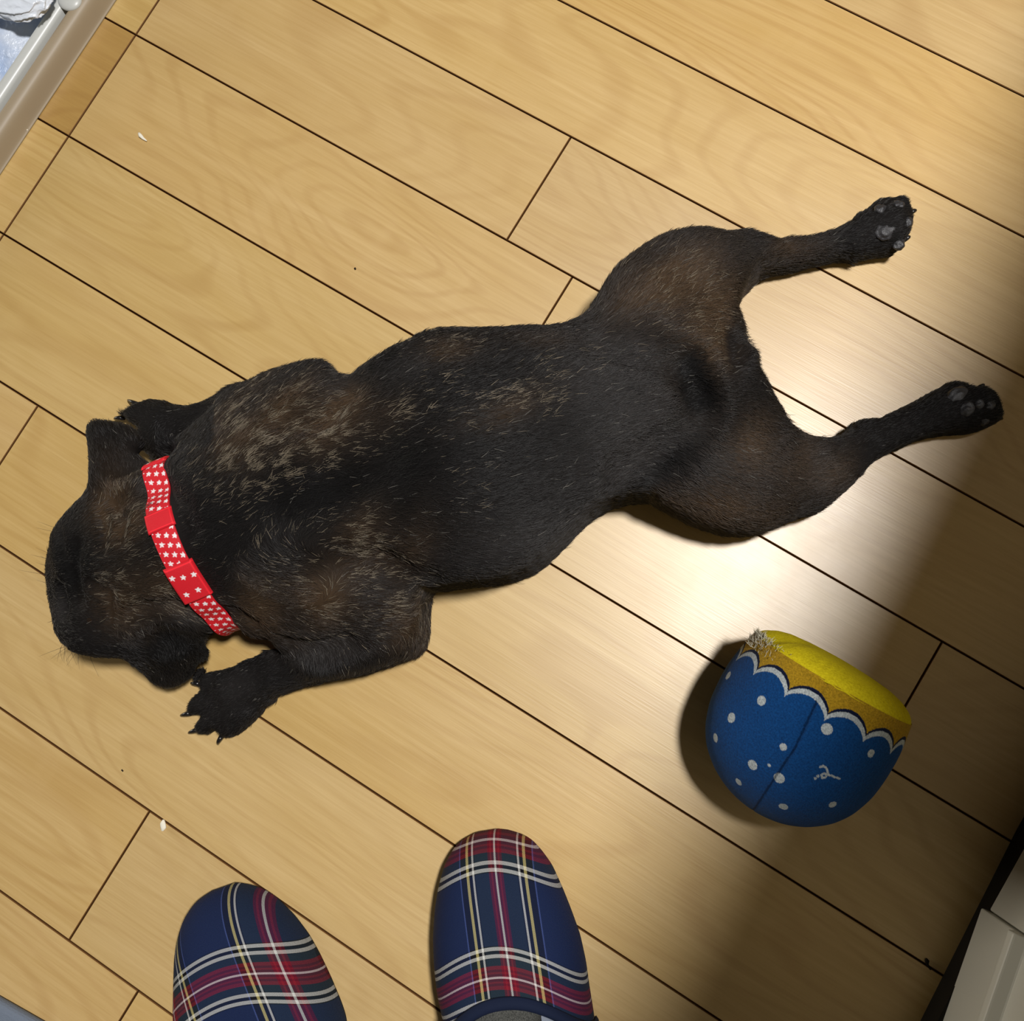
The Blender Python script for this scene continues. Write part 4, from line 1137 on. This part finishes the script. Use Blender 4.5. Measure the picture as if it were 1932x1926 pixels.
    o = add('binding', V, F, [NAVY], 'navy cloth binding at the mouth')
    md = o.modifiers.new('solid', 'SOLIDIFY'); md.thickness = 0.0025; md.offset = 0
    return root, Wp, mid

RS, WpR, midR = slipper((937, 1567), (975, 1926),
    [(1571,908,966),(1578,888,985),(1588,868,1001),(1606,851,1018),(1636,835,1040),(1680,823,1060),(1720,817,1076),(1770,814,1094),(1820,816,1105),(1870,822,1112),(1926,835,1121)],
    'right-hand navy tartan slipper, worn, with grey sock showing', ((926, 1580), (964, 1868)), (958, 1849), -9.5, 0.12)
LS, WpL, midL = slipper((435, 1670), (490, 1926),
    [(1673,412,458),(1680,395,482),(1692,374,504),(1705,361,520),(1735,342,549),(1771,332,576),(1805,328,595),(1849,327,616),(1899,327,637),(1926,328,646)],
    'left-hand navy tartan slipper in front of the white crumb', ((467, 1680), (516, 1850)), (516, 1852), -6.5)

# the wearer: two socked feet, the legs rise behind the picture
person = empty('person', tuple((WpR(0.17, 0, 0) + WpL(0.17, 0, 0)) / 2))
tag(person, 'person in grey socks and navy plaid slippers, only the feet in view', 'person')
TRO = mat('trouser_cloth', (0.05, 0.055, 0.07), 0.9, 0.1)
def tube(name, Wp, st, mt, n=28):
    V = []; F = []
    for (s, x, z, rx, rz, tl) in st:
        for j in range(n):
            an = 2 * math.pi * j / n; ds = math.sin(an) * rz * math.sin(tl); dz = math.sin(an) * rz * math.cos(tl)
            V.append(Wp(s + ds, x + rx * math.cos(an), max(z + dz, 0.0155 if z < 0.1 else 0)))
    m_ = len(st)
    for i in range(m_ - 1):
        for j in range(n): F.append((i * n + j, i * n + (j + 1) % n, (i + 1) * n + (j + 1) % n, (i + 1) * n + j))
    F.append(tuple(range(n))[::-1]); F.append(tuple((m_ - 1) * n + j for j in range(n)))
    o = link(name, mesh_from(name, V, F), person, [mt]); o.location = -Vector(person.location)
    return o
for Wp, md_, xs in ((WpR, midR, -0.007), (WpL, midL, 0.0)):
    c = md_ + xs
    st = [(0.030, c, 0.026, 0.012, 0.008, 0), (0.042, c, 0.028, 0.026, 0.011, 0), (0.07, c, 0.030, 0.032, 0.013, 0), (0.105, c - 0.003, 0.034, 0.032, 0.017, 0), (0.120, c - 0.006, 0.037, 0.031, 0.021, 0.0), (0.145, c - 0.005, 0.045, 0.031, 0.029, 0.05),
          (0.17, c, 0.058, 0.033, 0.041, 0.25), (0.20, c, 0.075, 0.032, 0.048, 0.7), (0.213, c, 0.105, 0.032, 0.040, 1.2), (0.215, c, 0.14, 0.033, 0.038, 1.5), (0.215, c, 0.19, 0.038, 0.042, 1.57), (0.215, c, 0.23, 0.042, 0.046, 1.57)]
    tube('sock', Wp, st, SOCK)
    tube('trouser_leg', Wp, [(0.215, c, 0.21, 0.052, 0.056, 1.57), (0.217, c, 0.30, 0.058, 0.062, 1.57), (0.222, c, 0.40, 0.064, 0.068, 1.57)], TRO)

# ------------------------------------------------------------------ crumbs on the floor
PAPER = mat('paper_white', (0.85, 0.80, 0.66), 0.8, 0.2); SPK = mat('dark_crumb', (0.015, 0.01, 0.006), 0.8, 0.2)
def shard(name, path, w, t_, mt, label, cat='crumb'):
    """small curled scrap following a path in the photograph"""
    P = [W(x, y, 0.0012) for x, y in path]; o0 = P[0]; V = []; F = []; n = len(P); k = 8
    for i, p in enumerate(P):
        q0 = P[max(0, i - 1)]; q1 = P[min(n - 1, i + 1)]; d = q1 - q0; d[2] = 0; d /= np.linalg.norm(d); s = np.array([-d[1], d[0], 0])
        ww = w[i]
        for j in range(k):
            an = 2 * math.pi * j / k; V.append(p - [o0[0], o0[1], 0] + s * ww * math.cos(an) + np.array([0, 0, t_ * (1 + math.sin(an)) * (0.7 + 0.3 * math.sin(i * 2.1)) - 0.0006]))
    for i in range(n - 1):
        for j in range(k): F.append((i * k + j, i * k + (j + 1) % k, (i + 1) * k + (j + 1) % k, (i + 1) * k + j))
    F.append(tuple(range(k))[::-1]); F.append(tuple((n - 1) * k + j for j in range(k)))
    o = link(name, mesh_from(name, V, F), None, [mt]); o.location = (o0[0], o0[1], 0.0); tag(o, label, cat)
shard('paper_scrap', [(262,251),(265,256),(270,261),(277,266)], [.0010,.0016,.0011,.0004], .0010, PAPER, 'tiny curled cream scrap on the upper left floorboard', 'scrap')
shard('paper_scrap', [(309,1546),(308,1553),(308,1561),(307,1567)], [.0007,.0022,.0024,.0009], .0014, PAPER, 'tiny white crumb on the seam left of the slippers', 'scrap')
shard('paper_scrap', [(54,240),(51,245),(47,248)], [.0006,.0012,.0005], .0010, PAPER, 'tiny white flake at the foot of the taupe tray', 'scrap')
shard('dark_crumb', [(1747,1808),(1749,1813),(1750,1820),(1756,1829)], [.0007,.0016,.0009,.0006], .0010, SPK, 'dark crumb in the shade beside the cabinet kickboard')
shard('dark_crumb', [(669,505),(671,508)], [.0007,.0006], .0006, SPK, 'tiny dark speck on the board above the dog')
shard('dark_crumb', [(229,1452),(232,1455)], [.0006,.0006], .0005, SPK, 'tiny dark speck on the board below the left front paw')
for ob in list(bpy.data.objects):
    if ob.name == 'pet_tray': bpy.data.objects.remove(ob)
